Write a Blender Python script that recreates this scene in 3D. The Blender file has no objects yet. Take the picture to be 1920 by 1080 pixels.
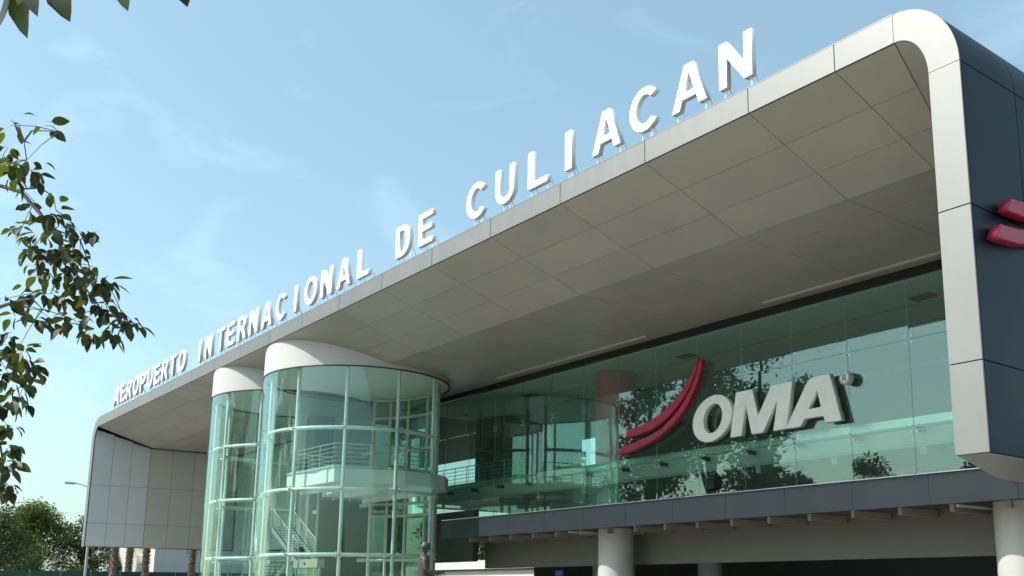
import bpy, bmesh, math, random
from mathutils import Vector, Matrix, Euler
random.seed(7)
S = bpy.context.scene
COL = S.collection
R_ = math.radians

# ------------------------------------------------------------------ camera
cam = bpy.data.cameras.new("camera")
camo = bpy.data.objects.new("camera", cam)
COL.objects.link(camo)
cam.sensor_width = 36.0
cam.lens = 34.63
cam.shift_x = -0.0731
cam.shift_y = 0.1052
cam.clip_start = 0.05
cam.clip_end = 6000
M = Matrix(((0.6334996, 0.1472654, 0.7595993), (0.7737403, -0.1231668, -0.6214144), (0.0020446, 0.9813984, -0.1919713)))
camo.matrix_world = Matrix.Translation((0, 0, 1.6)) @ M.to_4x4()
S.camera = camo

# ------------------------------------------------------------------ light
SUN_DIR = Vector((-0.50, -1.0, 1.09)).normalized()          # towards the sun
sun_el = math.asin(SUN_DIR.z)
sun_az = math.atan2(SUN_DIR.x, SUN_DIR.y)                   # from +Y clockwise
W = bpy.data.worlds.new("World")
S.world = W
W.use_nodes = True
nt = W.node_tree
nt.nodes.clear()
out = nt.nodes.new('ShaderNodeOutputWorld')
bg = nt.nodes.new('ShaderNodeBackground')
sky = nt.nodes.new('ShaderNodeTexSky')
sky.sky_type = 'NISHITA'
sky.sun_disc = False
sky.sun_elevation = sun_el
sky.sun_rotation = sun_az
sky.altitude = 60
sky.air_density = 1.05
sky.dust_density = 2.0
sky.ozone_density = 1.6
bg.inputs['Strength'].default_value = 0.125
tc = nt.nodes.new('ShaderNodeTexCoord')
mp = nt.nodes.new('ShaderNodeMapping')
mp.inputs['Scale'].default_value = (1.1, 2.6, 5.5)
mp.inputs['Rotation'].default_value = (0.25, 0.35, 0.5)
ns = nt.nodes.new('ShaderNodeTexNoise')
ns.inputs['Scale'].default_value = 2.3
ns.inputs['Detail'].default_value = 9
ns.inputs['Roughness'].default_value = 0.5
ns.inputs['Distortion'].default_value = 0.5
cr = nt.nodes.new('ShaderNodeValToRGB')
cr.color_ramp.elements[0].position = 0.54
cr.color_ramp.elements[0].color = (0.14, 0.14, 0.14, 1)
cr.color_ramp.elements[1].position = 0.86
cr.color_ramp.elements[1].color = (0.36, 0.36, 0.36, 1)
mx = nt.nodes.new('ShaderNodeMixRGB')
mx.inputs['Color2'].default_value = (6.3, 7.6, 8.0, 1)
nt.links.new(tc.outputs['Generated'], mp.inputs['Vector'])
nt.links.new(mp.outputs['Vector'], ns.inputs['Vector'])
nt.links.new(ns.outputs['Fac'], cr.inputs['Fac'])
nt.links.new(cr.outputs['Color'], mx.inputs['Fac'])
nt.links.new(sky.outputs['Color'], mx.inputs['Color1'])
tn = nt.nodes.new('ShaderNodeMixRGB')
tn.blend_type = 'MULTIPLY'
tn.inputs['Fac'].default_value = 1.0
tn.inputs['Color2'].default_value = (0.885, 1.03, 0.965, 1)
nt.links.new(mx.outputs['Color'], tn.inputs['Color1'])
nt.links.new(tn.outputs['Color'], bg.inputs['Color'])
nt.links.new(bg.outputs['Background'], out.inputs['Surface'])

sl = bpy.data.lights.new("sun", 'SUN')
sl.energy = 3.3
sl.angle = R_(0.5)
sl.color = (1.0, 0.955, 0.88)
slo = bpy.data.objects.new("sun", sl)
COL.objects.link(slo)
slo.rotation_euler = SUN_DIR.to_track_quat('Z', 'Y').to_euler()
slo.location = (-30, -40, 60)

S.view_settings.view_transform = 'Standard'
S.view_settings.look = 'None'
S.view_settings.gamma = 1.0
S.view_settings.use_curve_mapping = False
S.view_settings.exposure = 0.75
S.render.engine = 'CYCLES'
S.cycles.max_bounces = 10
S.cycles.transparent_max_bounces = 24
S.cycles.glossy_bounces = 4
S.cycles.diffuse_bounces = 4
S.cycles.caustics_reflective = False
S.cycles.caustics_refractive = False

# ------------------------------------------------------------------ materials
def mat(name, col, rough=0.6, metal=0.0, var=0.06, scale=3.0, spec=0.5, bump=0.0, stretch=(1, 1, 1), obvar=0.0):
    m = bpy.data.materials.new(name)
    m.use_nodes = True
    n = m.node_tree.nodes
    l = m.node_tree.links
    p = n['Principled BSDF']
    p.inputs['Roughness'].default_value = rough
    p.inputs['Metallic'].default_value = metal
    p.inputs['Specular IOR Level'].default_value = spec
    t = n.new('ShaderNodeTexCoord')
    mpn = n.new('ShaderNodeMapping')
    mpn.inputs['Scale'].default_value = stretch
    g = n.new('ShaderNodeNewGeometry')
    nz = n.new('ShaderNodeTexNoise')
    nz.inputs['Scale'].default_value = scale
    nz.inputs['Detail'].default_value = 6
    r = n.new('ShaderNodeMapRange')
    r.inputs['From Min'].default_value = 0.25
    r.inputs['From Max'].default_value = 0.75
    r.inputs['To Min'].default_value = 1 - var
    r.inputs['To Max'].default_value = 1 + var
    l.new(g.outputs['Position'], mpn.inputs['Vector'])
    l.new(mpn.outputs['Vector'], nz.inputs['Vector'])
    l.new(nz.outputs['Fac'], r.inputs['Value'])
    v = n.new('ShaderNodeVectorMath')
    v.operation = 'SCALE'
    v.inputs[0].default_value = col[:3]
    last = r.outputs['Result']
    if obvar:
        oi = n.new('ShaderNodeObjectInfo')
        r2 = n.new('ShaderNodeMapRange')
        r2.inputs['To Min'].default_value = 1 - obvar
        r2.inputs['To Max'].default_value = 1 + obvar
        l.new(oi.outputs['Random'], r2.inputs['Value'])
        mu = n.new('ShaderNodeMath')
        mu.operation = 'MULTIPLY'
        l.new(last, mu.inputs[0])
        l.new(r2.outputs['Result'], mu.inputs[1])
        last = mu.outputs[0]
    l.new(last, v.inputs['Scale'])
    l.new(v.outputs['Vector'], p.inputs['Base Color'])
    rr = n.new('ShaderNodeMapRange')
    rr.inputs['To Min'].default_value = max(0.02, rough - 0.07)
    rr.inputs['To Max'].default_value = min(1, rough + 0.07)
    l.new(nz.outputs['Fac'], rr.inputs['Value'])
    l.new(rr.outputs['Result'], p.inputs['Roughness'])
    if bump:
        b = n.new('ShaderNodeBump')
        b.inputs['Strength'].default_value = bump
        b.inputs['Distance'].default_value = 0.02
        l.new(nz.outputs['Fac'], b.inputs['Height'])
        l.new(b.outputs['Normal'], p.inputs['Normal'])
    return m

def glass(name, tint, refl=0.10, power=1.0, haze=0.0):
    m = bpy.data.materials.new(name)
    m.use_nodes = True
    n = m.node_tree.nodes
    l = m.node_tree.links
    n.clear()
    o = n.new('ShaderNodeOutputMaterial')
    tr = n.new('ShaderNodeBsdfTransparent')
    tr.inputs['Color'].default_value = (*tint, 1)
    gl = n.new('ShaderNodeBsdfGlossy')
    gl.inputs['Roughness'].default_value = 0.0
    gl.inputs['Color'].default_value = (0.80, 0.97, 0.95, 1)
    # slight waviness of the panes
    nz = n.new('ShaderNodeTexNoise')
    g = n.new('ShaderNodeNewGeometry')
    nz.inputs['Scale'].default_value = 0.9
    nz.inputs['Detail'].default_value = 1
    l.new(g.outputs['Position'], nz.inputs['Vector'])
    b = n.new('ShaderNodeBump')
    b.inputs['Strength'].default_value = 0.03
    b.inputs['Distance'].default_value = 0.02
    l.new(nz.outputs['Fac'], b.inputs['Height'])
    l.new(b.outputs['Normal'], gl.inputs['Normal'])
    lw = n.new('ShaderNodeLayerWeight')
    lw.inputs['Blend'].default_value = 0.5
    fr = n.new('ShaderNodeMath')
    fr.operation = 'POWER'
    fr.inputs[1].default_value = 4.2
    l.new(lw.outputs['Facing'], fr.inputs[0])
    mr = n.new('ShaderNodeMapRange')
    mr.inputs['To Min'].default_value = refl
    mr.inputs['To Max'].default_value = 1.0
    mr.clamp = True
    l.new(fr.outputs[0], mr.inputs['Value'])
    mxs = n.new('ShaderNodeMixShader')
    l.new(mr.outputs['Result'], mxs.inputs['Fac'])
    l.new(tr.outputs['BSDF'], mxs.inputs[1])
    l.new(gl.outputs['BSDF'], mxs.inputs[2])
    last = mxs
    if haze:
        df = n.new('ShaderNodeBsdfDiffuse')
        df.inputs['Color'].default_value = (0.58, 0.82, 0.76, 1)
        m2 = n.new('ShaderNodeMixShader')
        m2.inputs['Fac'].default_value = haze
        l.new(mxs.outputs['Shader'], m2.inputs[1])
        l.new(df.outputs['BSDF'], m2.inputs[2])
        last = m2
    l.new(last.outputs[0], o.inputs['Surface'])
    return m

def leafmat(name, col, trans, rough=0.38, obvar=0.3, tf=0.35):
    m = bpy.data.materials.new(name)
    m.use_nodes = True
    n = m.node_tree.nodes
    l = m.node_tree.links
    p = n['Principled BSDF']
    o = n['Material Output']
    p.inputs['Roughness'].default_value = rough
    p.inputs['Specular IOR Level'].default_value = 0.3
    tl = n.new('ShaderNodeBsdfTranslucent')
    g = n.new('ShaderNodeNewGeometry')
    nz = n.new('ShaderNodeTexNoise')
    nz.inputs['Scale'].default_value = 5.0
    nz.inputs['Detail'].default_value = 3
    l.new(g.outputs['Position'], nz.inputs['Vector'])
    oi = n.new('ShaderNodeObjectInfo')
    ad = n.new('ShaderNodeMath')
    ad.operation = 'ADD'
    l.new(oi.outputs['Random'], ad.inputs[0])
    l.new(g.outputs['Random Per Island'], ad.inputs[1])
    fr = n.new('ShaderNodeMath')
    fr.operation = 'FRACT'
    l.new(ad.outputs[0], fr.inputs[0])
    av = n.new('ShaderNodeMath')
    av.operation = 'MULTIPLY_ADD'
    av.inputs[1].default_value = 1.2
    l.new(fr.outputs[0], av.inputs[0])
    l.new(nz.outputs['Fac'], av.inputs[2])
    r = n.new('ShaderNodeMapRange')
    r.inputs['From Min'].default_value = 0.3
    r.inputs['From Max'].default_value = 1.7
    r.inputs['To Min'].default_value = 1 - obvar
    r.inputs['To Max'].default_value = 1 + obvar
    l.new(av.outputs[0], r.inputs['Value'])
    for c, t in ((col, p.inputs['Base Color']), (trans, tl.inputs['Color'])):
        v = n.new('ShaderNodeVectorMath')
        v.operation = 'SCALE'
        v.inputs[0].default_value = c
        l.new(r.outputs['Result'], v.inputs['Scale'])
        l.new(v.outputs['Vector'], t)
    ms = n.new('ShaderNodeMixShader')
    ms.inputs['Fac'].default_value = tf
    l.new(p.outputs['BSDF'], ms.inputs[1])
    l.new(tl.outputs['BSDF'], ms.inputs[2])
    l.new(ms.outputs['Shader'], o.inputs['Surface'])
    return m

M_FASCIA = mat('silver_panel', (0.215, 0.215, 0.21), 0.50, 0.45, 0.045, 1.6, stretch=(1.5, 1.5, 0.35), obvar=0.025)
M_SOFFIT = mat('soffit_panel', (0.43, 0.40, 0.33), 0.42, 0.15, 0.07, 0.5, obvar=0.04)
M_INNER = mat('inner_wall_panel', (0.62, 0.615, 0.56), 0.5, 0.0, 0.03, 0.9, obvar=0.02)
M_INNER_SKYLIT = mat('inner_wall_panel_skylit', (0.66, 0.70, 0.71), 0.45, 0.1, 0.03, 0.9, obvar=0.02)  # inner wall panel again, with the sky light on it put into the colour
M_DARK = mat('slate_panel', (0.010, 0.016, 0.024), 0.42, 0.0, 0.06, 1.0, spec=0.2, obvar=0.04)
M_BAND = mat('slate_band_panel', (0.019, 0.027, 0.035), 0.5, 0.0, 0.08, 1.0, spec=0.25, obvar=0.04)
M_BACK = mat('joint_backing', (0.035, 0.035, 0.033), 0.8)
M_WHITE = mat('white_render', (0.62, 0.60, 0.56), 0.6, 0, 0.04, 1.0, bump=0.05)
M_CAP = mat('cap_plaster', (0.56, 0.55, 0.53), 0.55, 0, 0.03, 0.8)
M_CAP2 = mat('white_lining', (0.82, 0.82, 0.80), 0.55, 0, 0.02, 0.8)
M_LETTER = mat('letter_enamel', (0.86, 0.86, 0.85), 0.35, 0, 0.02, 4)
M_SIGN = mat('sign_enamel', (0.93, 0.92, 0.90), 0.45, 0, 0.06, 2.5)
M_RED = mat('red_enamel', (0.42, 0.020, 0.055), 0.38, 0, 0.08, 3)
M_CORE = mat('maroon_column_paint', (0.62, 0.07, 0.08), 0.5, 0, 0.08, 1)
M_PIPE = mat('white_steel', (0.86, 0.88, 0.85), 0.32, 0, 0.03, 2)
M_STEEL = mat('brushed_steel', (0.55, 0.56, 0.56), 0.3, 0.9, 0.05, 6)
M_CONC = mat('concrete', (0.36, 0.345, 0.32), 0.8, 0, 0.12, 0.5, bump=0.2)
M_COLUMN = mat('column_paint', (0.50, 0.49, 0.46), 0.5, 0, 0.05, 1.2)
M_CEIL = mat('interior_ceiling', (0.74, 0.76, 0.70), 0.7, 0, 0.03, 0.6)
M_FLOOR = mat('interior_floor', (0.60, 0.60, 0.56), 0.4, 0, 0.1, 1)
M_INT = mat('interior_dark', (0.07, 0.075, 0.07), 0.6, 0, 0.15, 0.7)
M_INTW = mat('interior_wall', (0.46, 0.50, 0.50), 0.6, 0, 0.06, 0.5)
M_CREAM = mat('cream_frame', (0.62, 0.60, 0.47), 0.5, 0, 0.03, 1)
M_BRONZE = mat('bronze_patina', (0.095, 0.078, 0.066), 0.5, 0.45, 0.25, 9, bump=0.4)
M_STONE = mat('plinth_stone', (0.33, 0.30, 0.26), 0.75, 0, 0.12, 3, bump=0.3)
M_BLACK = mat('black_metal', (0.02, 0.026, 0.026), 0.45, 0.3, 0.1, 5)
M_GREEN = mat('green_windscreen', (0.015, 0.085, 0.06), 0.7, 0, 0.2, 1.5)
M_BLUE = mat('blue_sign_face', (0.02, 0.05, 0.22), 0.5)
M_BARK = mat('bark', (0.11, 0.085, 0.065), 0.9, 0, 0.3, 6, bump=0.8)
M_TWIG = mat('twig_bark', (0.10, 0.075, 0.08), 0.8, 0, 0.2, 20)
M_PALMB = mat('palm_bark', (0.20, 0.15, 0.10), 0.9, 0, 0.4, 9, bump=1.0)
M_GALV = mat('galvanised_steel', (0.50, 0.51, 0.52), 0.4, 0.6, 0.06, 4)
M_GROUND = mat('ground_paving', (0.29, 0.275, 0.25), 0.85, 0, 0.12, 0.4, bump=0.15)
M_GLASS = glass('facade_glass', (0.78, 0.92, 0.86), 0.095, haze=0.022)
M_TGLASS = glass('tower_glass', (0.875, 0.975, 0.94), 0.045, haze=0.012)
M_FROST = glass('slab_edge_glass', (0.60, 0.86, 0.76), 0.05, haze=0.35)
L_NEAR = leafmat('broad_leaf', (0.020, 0.032, 0.014), (0.15, 0.18, 0.010), 0.5, 0.8, 0.22)
L_TREE = leafmat('tree_foliage', (0.075, 0.105, 0.022), (0.16, 0.24, 0.025), 0.45, 0.55, 0.28)
L_DARKT = leafmat('dark_foliage', (0.040, 0.070, 0.022), (0.07, 0.13, 0.02), 0.5, 0.5, 0.25)
L_PALM = leafmat('palm_frond', (0.11, 0.13, 0.035), (0.2, 0.25, 0.03), 0.45, 0.4, 0.3)

# ------------------------------------------------------------------ helpers
WORLD = {}          # world location of every parent used
def link(o, parent, loc):
    COL.objects.link(o)
    loc = Vector(loc)
    if parent is not None:
        o.parent = parent
        o.location = loc - WORLD[parent.name]
    else:
        o.location = loc
    WORLD[o.name] = loc
    return o

def tag(o, label=None, cat=None, group=None, kind=None):
    if label: o['label'] = label
    if cat: o['category'] = cat
    if group: o['group'] = group
    if kind: o['kind'] = kind
    return o

def thing(name, loc, label, cat, group=None):
    o = bpy.data.objects.new(name, None)
    o.empty_display_size = 0.3
    link(o, None, loc)
    return tag(o, label, cat, group)

class MB:
    def __init__(s):
        s.v = []; s.f = []
    def box(s, x, y, z):
        x0, x1 = sorted(x); y0, y1 = sorted(y); z0, z1 = sorted(z)
        b = len(s.v)
        s.v += [(x0, y0, z0), (x1, y0, z0), (x1, y1, z0), (x0, y1, z0), (x0, y0, z1), (x1, y0, z1), (x1, y1, z1), (x0, y1, z1)]
        s.f += [tuple(b + i for i in q) for q in ((0, 3, 2, 1), (4, 5, 6, 7), (0, 1, 5, 4), (1, 2, 6, 5), (2, 3, 7, 6), (3, 0, 4, 7))]
        return s
    def prism(s, poly, axis, a0, a1):
        """closed 2-D polygon extruded along axis ('x': poly=(y,z); 'y': poly=(x,z); 'z': poly=(x,y))"""
        b = len(s.v); n = len(poly)
        for a in (a0, a1):
            for p, q in poly:
                s.v.append({'x': (a, p, q), 'y': (p, a, q), 'z': (p, q, a)}[axis])
        s.f.append(tuple(b + i for i in range(n)))
        s.f.append(tuple(b + n + i for i in reversed(range(n))))
        for i in range(n):
            j = (i + 1) % n
            s.f.append((b + i, b + n + i, b + n + j, b + j))
        return s
    def tube(s, pts, rad, seg=8, cap=True):
        pts = [Vector(p) for p in pts]
        rads = rad if isinstance(rad, (list, tuple)) else [rad] * len(pts)
        b0 = len(s.v)
        up = None
        for i, p in enumerate(pts):
            d = (pts[min(i + 1, len(pts) - 1)] - pts[max(i - 1, 0)]).normalized()
            if up is None:
                up = Vector((0, 0, 1)) if abs(d.z) < 0.9 else Vector((1, 0, 0))
            a = d.cross(up).normalized()
            c = a.cross(d).normalized()
            up = c
            for k in range(seg):
                t = 2 * math.pi * k / seg
                s.v.append(tuple(p + (a * math.cos(t) + c * math.sin(t)) * rads[i]))
        for i in range(len(pts) - 1):
            for k in range(seg):
                k2 = (k + 1) % seg
                s.f.append((b0 + i * seg + k, b0 + i * seg + k2, b0 + (i + 1) * seg + k2, b0 + (i + 1) * seg + k))
        if cap:
            s.f.append(tuple(b0 + k for k in reversed(range(seg))))
            e = b0 + (len(pts) - 1) * seg
            s.f.append(tuple(e + k for k in range(seg)))
        return s
    def lathe(s, prof, cx, cy, seg=32):
        b = len(s.v); n = len(prof)
        for k in range(seg):
            t = 2 * math.pi * k / seg
            for r, z in prof:
                s.v.append((cx + r * math.cos(t), cy + r * math.sin(t), z))
        for k in range(seg):
            k2 = (k + 1) % seg
            for i in range(n - 1):
                s.f.append((b + k * n + i, b + k2 * n + i, b + k2 * n + i + 1, b + k * n + i + 1))
        s.f.append(tuple(b + k * n for k in reversed(range(seg))))
        s.f.append(tuple(b + k * n + n - 1 for k in range(seg)))
        return s
    def build(s, name, m, parent=None, origin=None, smooth=False, bevel=0.0):
        n = len(s.v)
        if origin is None:
            lo = [min(v[i] for v in s.v) for i in range(3)]
            hi = [max(v[i] for v in s.v) for i in range(3)]
            origin = ((lo[0] + hi[0]) / 2, (lo[1] + hi[1]) / 2, lo[2])
        me = bpy.data.meshes.new(name)
        me.from_pydata([(v[0] - origin[0], v[1] - origin[1], v[2] - origin[2]) for v in s.v], [], s.f)
        bm = bmesh.new(); bm.from_mesh(me)
        bmesh.ops.recalc_face_normals(bm, faces=bm.faces)
        if bevel:
            bmesh.ops.bevel(bm, geom=bm.edges[:], offset=bevel, segments=2, affect='EDGES', clamp_overlap=True)
        bm.to_mesh(me); bm.free()
        me.materials.append(m)
        if smooth:
            me.shade_smooth()
            try:
                me.set_sharp_from_angle(angle=R_(40))
            except Exception:
                pass
        o = bpy.data.objects.new(name, me)
        return link(o, parent, origin)

_cache = {}
def panel(name, x, y, z, m, parent, bevel=0.004):
    """a box part; alike pieces share one mesh"""
    dx, dy, dz = abs(x[1] - x[0]), abs(y[1] - y[0]), abs(z[1] - z[0])
    key = (name, round(dx, 3), round(dy, 3), round(dz, 3), m.name)
    loc = (sum(x) / 2, sum(y) / 2, sum(z) / 2)
    if key not in _cache:
        o = MB().box((-dx / 2, dx / 2), (-dy / 2, dy / 2), (-dz / 2, dz / 2)).build(name, m, None, (0, 0, 0), bevel=min(bevel, dx / 4, dy / 4, dz / 4))
        _cache[key] = o.data
        COL.objects.unlink(o)
        bpy.data.objects.remove(o)
    return link(bpy.data.objects.new(name, _cache[key]), parent, loc)

def copy_thing(src, loc, label=None, group=None, rot=None, scale=None):
    c = src.copy()
    c.location = loc
    COL.objects.link(c)
    if label: c['label'] = label
    if group: c['group'] = group
    if rot is not None: c.rotation_euler = rot
    if scale is not None: c.scale = (scale,) * 3
    for ch in list(src.children):
        d = ch.copy(); d.parent = c; COL.objects.link(d)
        for g in list(ch.children):
            e = g.copy(); e.parent = d; COL.objects.link(e)
    return c

def arc(cx, cz, rx, rz, a0, a1, n):
    return [(cx + rx * math.cos(R_(a0 + (a1 - a0) * i / n)), cz + rz * math.sin(R_(a0 + (a1 - a0) * i / n))) for i in range(n + 1)]

# ------------------------------------------------------------------ ground
gm = MB()
gm.v = [(-2500, -2500, 0), (2500, -2500, 0), (2500, 2500, 0), (-2500, 2500, 0)]
gm.f = [(0, 1, 2, 3)]
g = gm.build('ground', M_GROUND, None, (0, 0, 0)); g['kind'] = 'structure'
rd = MB().box((-160, 60), (4.0, 11.0), (-0.3, 0.006)).build('road', mat('asphalt', (0.055, 0.055, 0.055), 0.85, 0, 0.15, 1.5, bump=0.3), None, (0, 0, 0)); rd['kind'] = 'structure'
M_DPAVE = mat('low_bounce_floor', (0.10, 0.095, 0.085), 0.6, 0, 0.15, 2.0)  # unseen floor, toned dark to cut light bounced up under the canopy
uf = MB().box((-160, 60), (24.5, 60.0), (-0.2, 0.126)).build('floor', M_DPAVE, None, (0, 0, 0)); uf['kind'] = 'structure'
pv = MB().box((-160, 60), (11.3, 22.0), (-0.2, 0.13)).build('pavement', M_CONC, None, (0, 0, 0)); pv['kind'] = 'structure'

# ------------------------------------------------------------------ terminal
YF, ZT, ZB = 18.0, 14.25, 13.57         # roof edge plane, top and underside
YS, ZS = 22.05, 12.27                   # fold of the soffit, flat soffit height
YG = 28.75                              # glass wall plane
XR, XL = -9.70, -82.0                   # outer sides of the frame
ZL = 4.20                               # foot of the frame
term = thing('airport_terminal', (-45, 30, 0), 'long modern airport terminal with a silver roof frame, panelled soffit and green glass wall', 'building')

# roof body
rb = MB()
rb.prism([(YF + 0.06, ZB + 0.05), (YS, ZS + 0.06), (45, ZS + 0.06), (45, ZT - 0.02), (YF + 0.06, ZT - 0.02)], 'x', XL + 1.5, XR - 1.5)
rb.build('roof', M_BACK, term)
# silver fascia
JX = [-11.2, -12.8, -15.49, -19.4]
while JX[-1] > -77: JX.append(JX[-1] - 3.965)
JX.append(-80.4)
edge = MB().box((XL + 1.5, XR - 1.5), (YF + 0.055, YF + 0.25), (ZB + 0.02, ZT - 0.01)).build('roof_edge', M_BACK, term)
G = 0.011
for a, b in zip(JX[:-1], JX[1:]):
    panel('fascia_panel', (b + G, a - G), (YF, YF + 0.05), (ZB, ZT), M_FASCIA, edge)
# coping on top of the fascia
MB().box((XL + 1.5, XR - 1.5), (YF - 0.004, YF + 0.55), (ZT + 0.003, ZT + 0.03)).build('coping', M_FASCIA, edge)
# curved corner pieces
def corner(side):
    if side > 0:
        o = arc(-11.2, 12.5, 1.5, 1.75, 0, 90, 18)
        i = arc(-11.2, 12.5, 0.78, 1.07, 90, 0, 14)
    else:
        o = arc(-80.4, 12.5, -1.6, 1.75, 0, 90, 18)
        i = arc(-80.4, 12.5, -0.86, 1.07, 90, 0, 14)
    MB().prism(o + i, 'y', YF, YF + 0.05).build('corner_panel', M_FASCIA, edge)
corner(1); corner(-1)
# legs : fronts
leg = MB()
leg.prism([(-9.76, YF + 0.055), (-10.36, YF + 0.055), (-11.30, YS), (-11.30, 45), (-9.76, 45)], 'z', ZL + 0.03, 12.6)
legr = leg.build('frame_leg', M_BACK, term)
for z0, z1 in ((4.20, 6.05), (6.05, 9.31), (9.31, 12.5)):
    panel('leg_panel', (-10.42, -9.7), (YF, YF + 0.05), (z0 + G, z1 - G), M_FASCIA, legr)
leg = MB()
leg.prism([(-81.94, YF + 0.055), (-81.30, YF + 0.055), (-80.86, YS), (-80.86, 45), (-81.94, 45)], 'z', ZL + 0.4, 12.6)
legl = leg.build('frame_leg', M_BACK, term)
for z0, z1 in ((4.60, 6.05), (6.05, 9.31), (9.31, 12.5)):
    panel('leg_panel', (-82.0, -81.26), (YF, YF + 0.05), (z0 + G, z1 - G), M_FASCIA, legl)
# inner face of the right leg and its cove, seen under the soffit corner
c = MB()
fa = arc(-11.2, 12.5, 0.76, 1.07, 90, 0, 12)
ba = arc(-12.15, 11.4, 0.90, 0.87, 90, 0, 12)
n = len(fa)
c.v = [(x, YF + 0.05, z) for x, z in fa] + [(x, YS, z) for x, z in ba] + [(x, YG, z) for x, z in ba]
for k in range(n - 1):
    c.f += [(k, k + 1, n + k + 1, n + k), (n + k, n + k + 1, 2 * n + k + 1, 2 * n + k)]
c.build('corner_cove', M_SOFFIT, term, smooth=True)
lf = MB()
lf.v = [(-10.44, YF + 0.05, 12.5), (-10.37, YF + 0.05, 4.2), (-11.32, YS, 4.0), (-11.25, YS, 11.4), (-11.27, YG, 4.0), (-11.25, YG, 11.4)]
lf.f = [(0, 1, 2, 3), (3, 2, 4, 5)]
lf.build('leg_inner_lining', M_SOFFIT, term)
# slate cladding of the right side
yj = [18.06] + [20.3 + 2.45 * k for k in range(10)]
zj = [4.2, 6.05, 9.31, 12.5]
for ya, yb in zip(yj[:-1], yj[1:]):
    for za, zb in zip(zj[:-1], zj[1:]):
        panel('cladding_panel', (-9.755, -9.70), (ya + G, yb - G), (za + G, zb - G), M_DARK, legr)
# rounded shoulder above it
for ya, yb in zip(yj[:-1], yj[1:]):
    s_ = MB()
    o = arc(-11.2, 12.5, 1.5, 1.75, 0, 90, 14); i = arc(-11.2, 12.5, 1.44, 1.69, 90, 0, 14)
    s_.prism([(p[0], p[1] + (0.012 if p[1] < 12.51 else 0)) for p in o + i], 'y', ya + G, yb - G)
    s_.build('shoulder_panel', M_DARK, legr, smooth=True)
# left outer side
_o = arc(-80.4, 12.5, -1.6, 1.75, 0, 90, 12); _i = arc(-80.4, 12.5, -1.54, 1.69, 90, 0, 12)
MB().prism([(-82.0, 4.6)] + _o + _i + [(-81.94, 4.6)], 'y', YF + 0.06, 45).build('side_cladding', M_DARK, legl)
# underside of the right leg : sweeps down towards the canopy
u = MB()
prof = [(18.0, 4.2), (18.4, 4.12), (18.9, 3.99), (19.25, 3.91), (19.6, 3.86), (20.2, 3.84), (25.95, 3.84)]
for (y, z) in prof:
    for (x, zz) in ((-9.71, 4.195), (-9.95, 4.195 + (z - 4.195) * 0.45), (-10.2, 4.195 + (z - 4.195) * 0.85), (-10.38, z), (-10.42, z + 0.5)):
        u.v.append((x, y, zz))
for i_ in range(len(prof) - 1):
    for k in range(4):
        a = i_ * 5 + k
        u.f.append((a, a + 1, a + 6, a + 5))
u.build('leg_underside', M_FASCIA, legr, smooth=True)

# soffit : sloping rows then flat rows, every panel an object
sof = MB().prism([(YF + 0.055, ZB + 0.035), (YS, ZS + 0.035), (YG, ZS + 0.035), (YG, ZS + 0.05), (YS, ZS + 0.05), (YF + 0.055, ZB + 0.045)], 'x', -80.9, -11.25).build('soffit', M_BACK, term)
def soff_pt(y):
    return ZB - 0.321 * (y - YF) if y < YS else ZS
rows = [18.05, 19.40, 20.72, 22.05, 23.49, 24.92, 26.35, 27.72, 28.72]
def soffit_panel(xa, xb, ya, yb, skew=(0, 0)):
    g_ = 0.009
    za, zb = soff_pt(ya), soff_pt(yb)
    x0, x1 = xb + g_, xa - g_
    ya += g_; yb -= g_
    key = ('sof', round(x1 - x0, 3), round(yb - ya, 3), round(zb - za, 3), round(skew[0], 3), round(skew[1], 3))
    cx, cy, cz = (x0 + x1) / 2, (ya + yb) / 2, (za + zb) / 2
    if key not in _cache:
        me = bpy.data.meshes.new('soffit_panel')
        hx, hy, hz = (x1 - x0) / 2, (yb - ya) / 2, (zb - za) / 2
        v = [(-hx, -hy, -hz), (hx + skew[0], -hy, -hz), (hx + skew[1], hy, hz), (-hx, hy, hz)]
        v += [(a, b_, c_ + 0.025) for a, b_, c_ in v]
        f = [(0, 3, 2, 1), (4, 5, 6, 7), (0, 1, 5, 4), (1, 2, 6, 5), (2, 3, 7, 6), (3, 0, 4, 7)]
        me.from_pydata(v, [], f)
        me.materials.append(M_SOFFIT)
        _cache[key] = me
    o_ = link(bpy.data.objects.new('soffit_panel', _cache[key]), sof, (cx, cy, cz))
    o_.rotation_euler = (random.gauss(0, 0.0012), random.gauss(0, 0.0005), 0)
for ri, (ya, yb) in enumerate(zip(rows[:-1], rows[1:])):
    for ji, (a, b) in enumerate(zip(JX[:-1], JX[1:])):
        if ji == 0:
            # next to the corner the panels narrow as the leg thickens
            s0 = -(ya - YF) / (YS - YF) * 0.95 if ya < YS else -0.95
            s1 = -(yb - YF) / (YS - YF) * 0.95 if yb < YS else -0.95
            soffit_panel(a, b, ya, yb, (s0, s1))
        else:
            soffit_panel(a, b, ya, yb)
# white light troughs under the soffit next to the glass
for x0, x1 in ((-41.4, -30.1), (-23.6, -12.0)):
    lt = MB().box((x0, x1), (27.86, 28.0), (ZS - 0.07, ZS - 0.012)).build('light_trough', M_WHITE, term)

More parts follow.
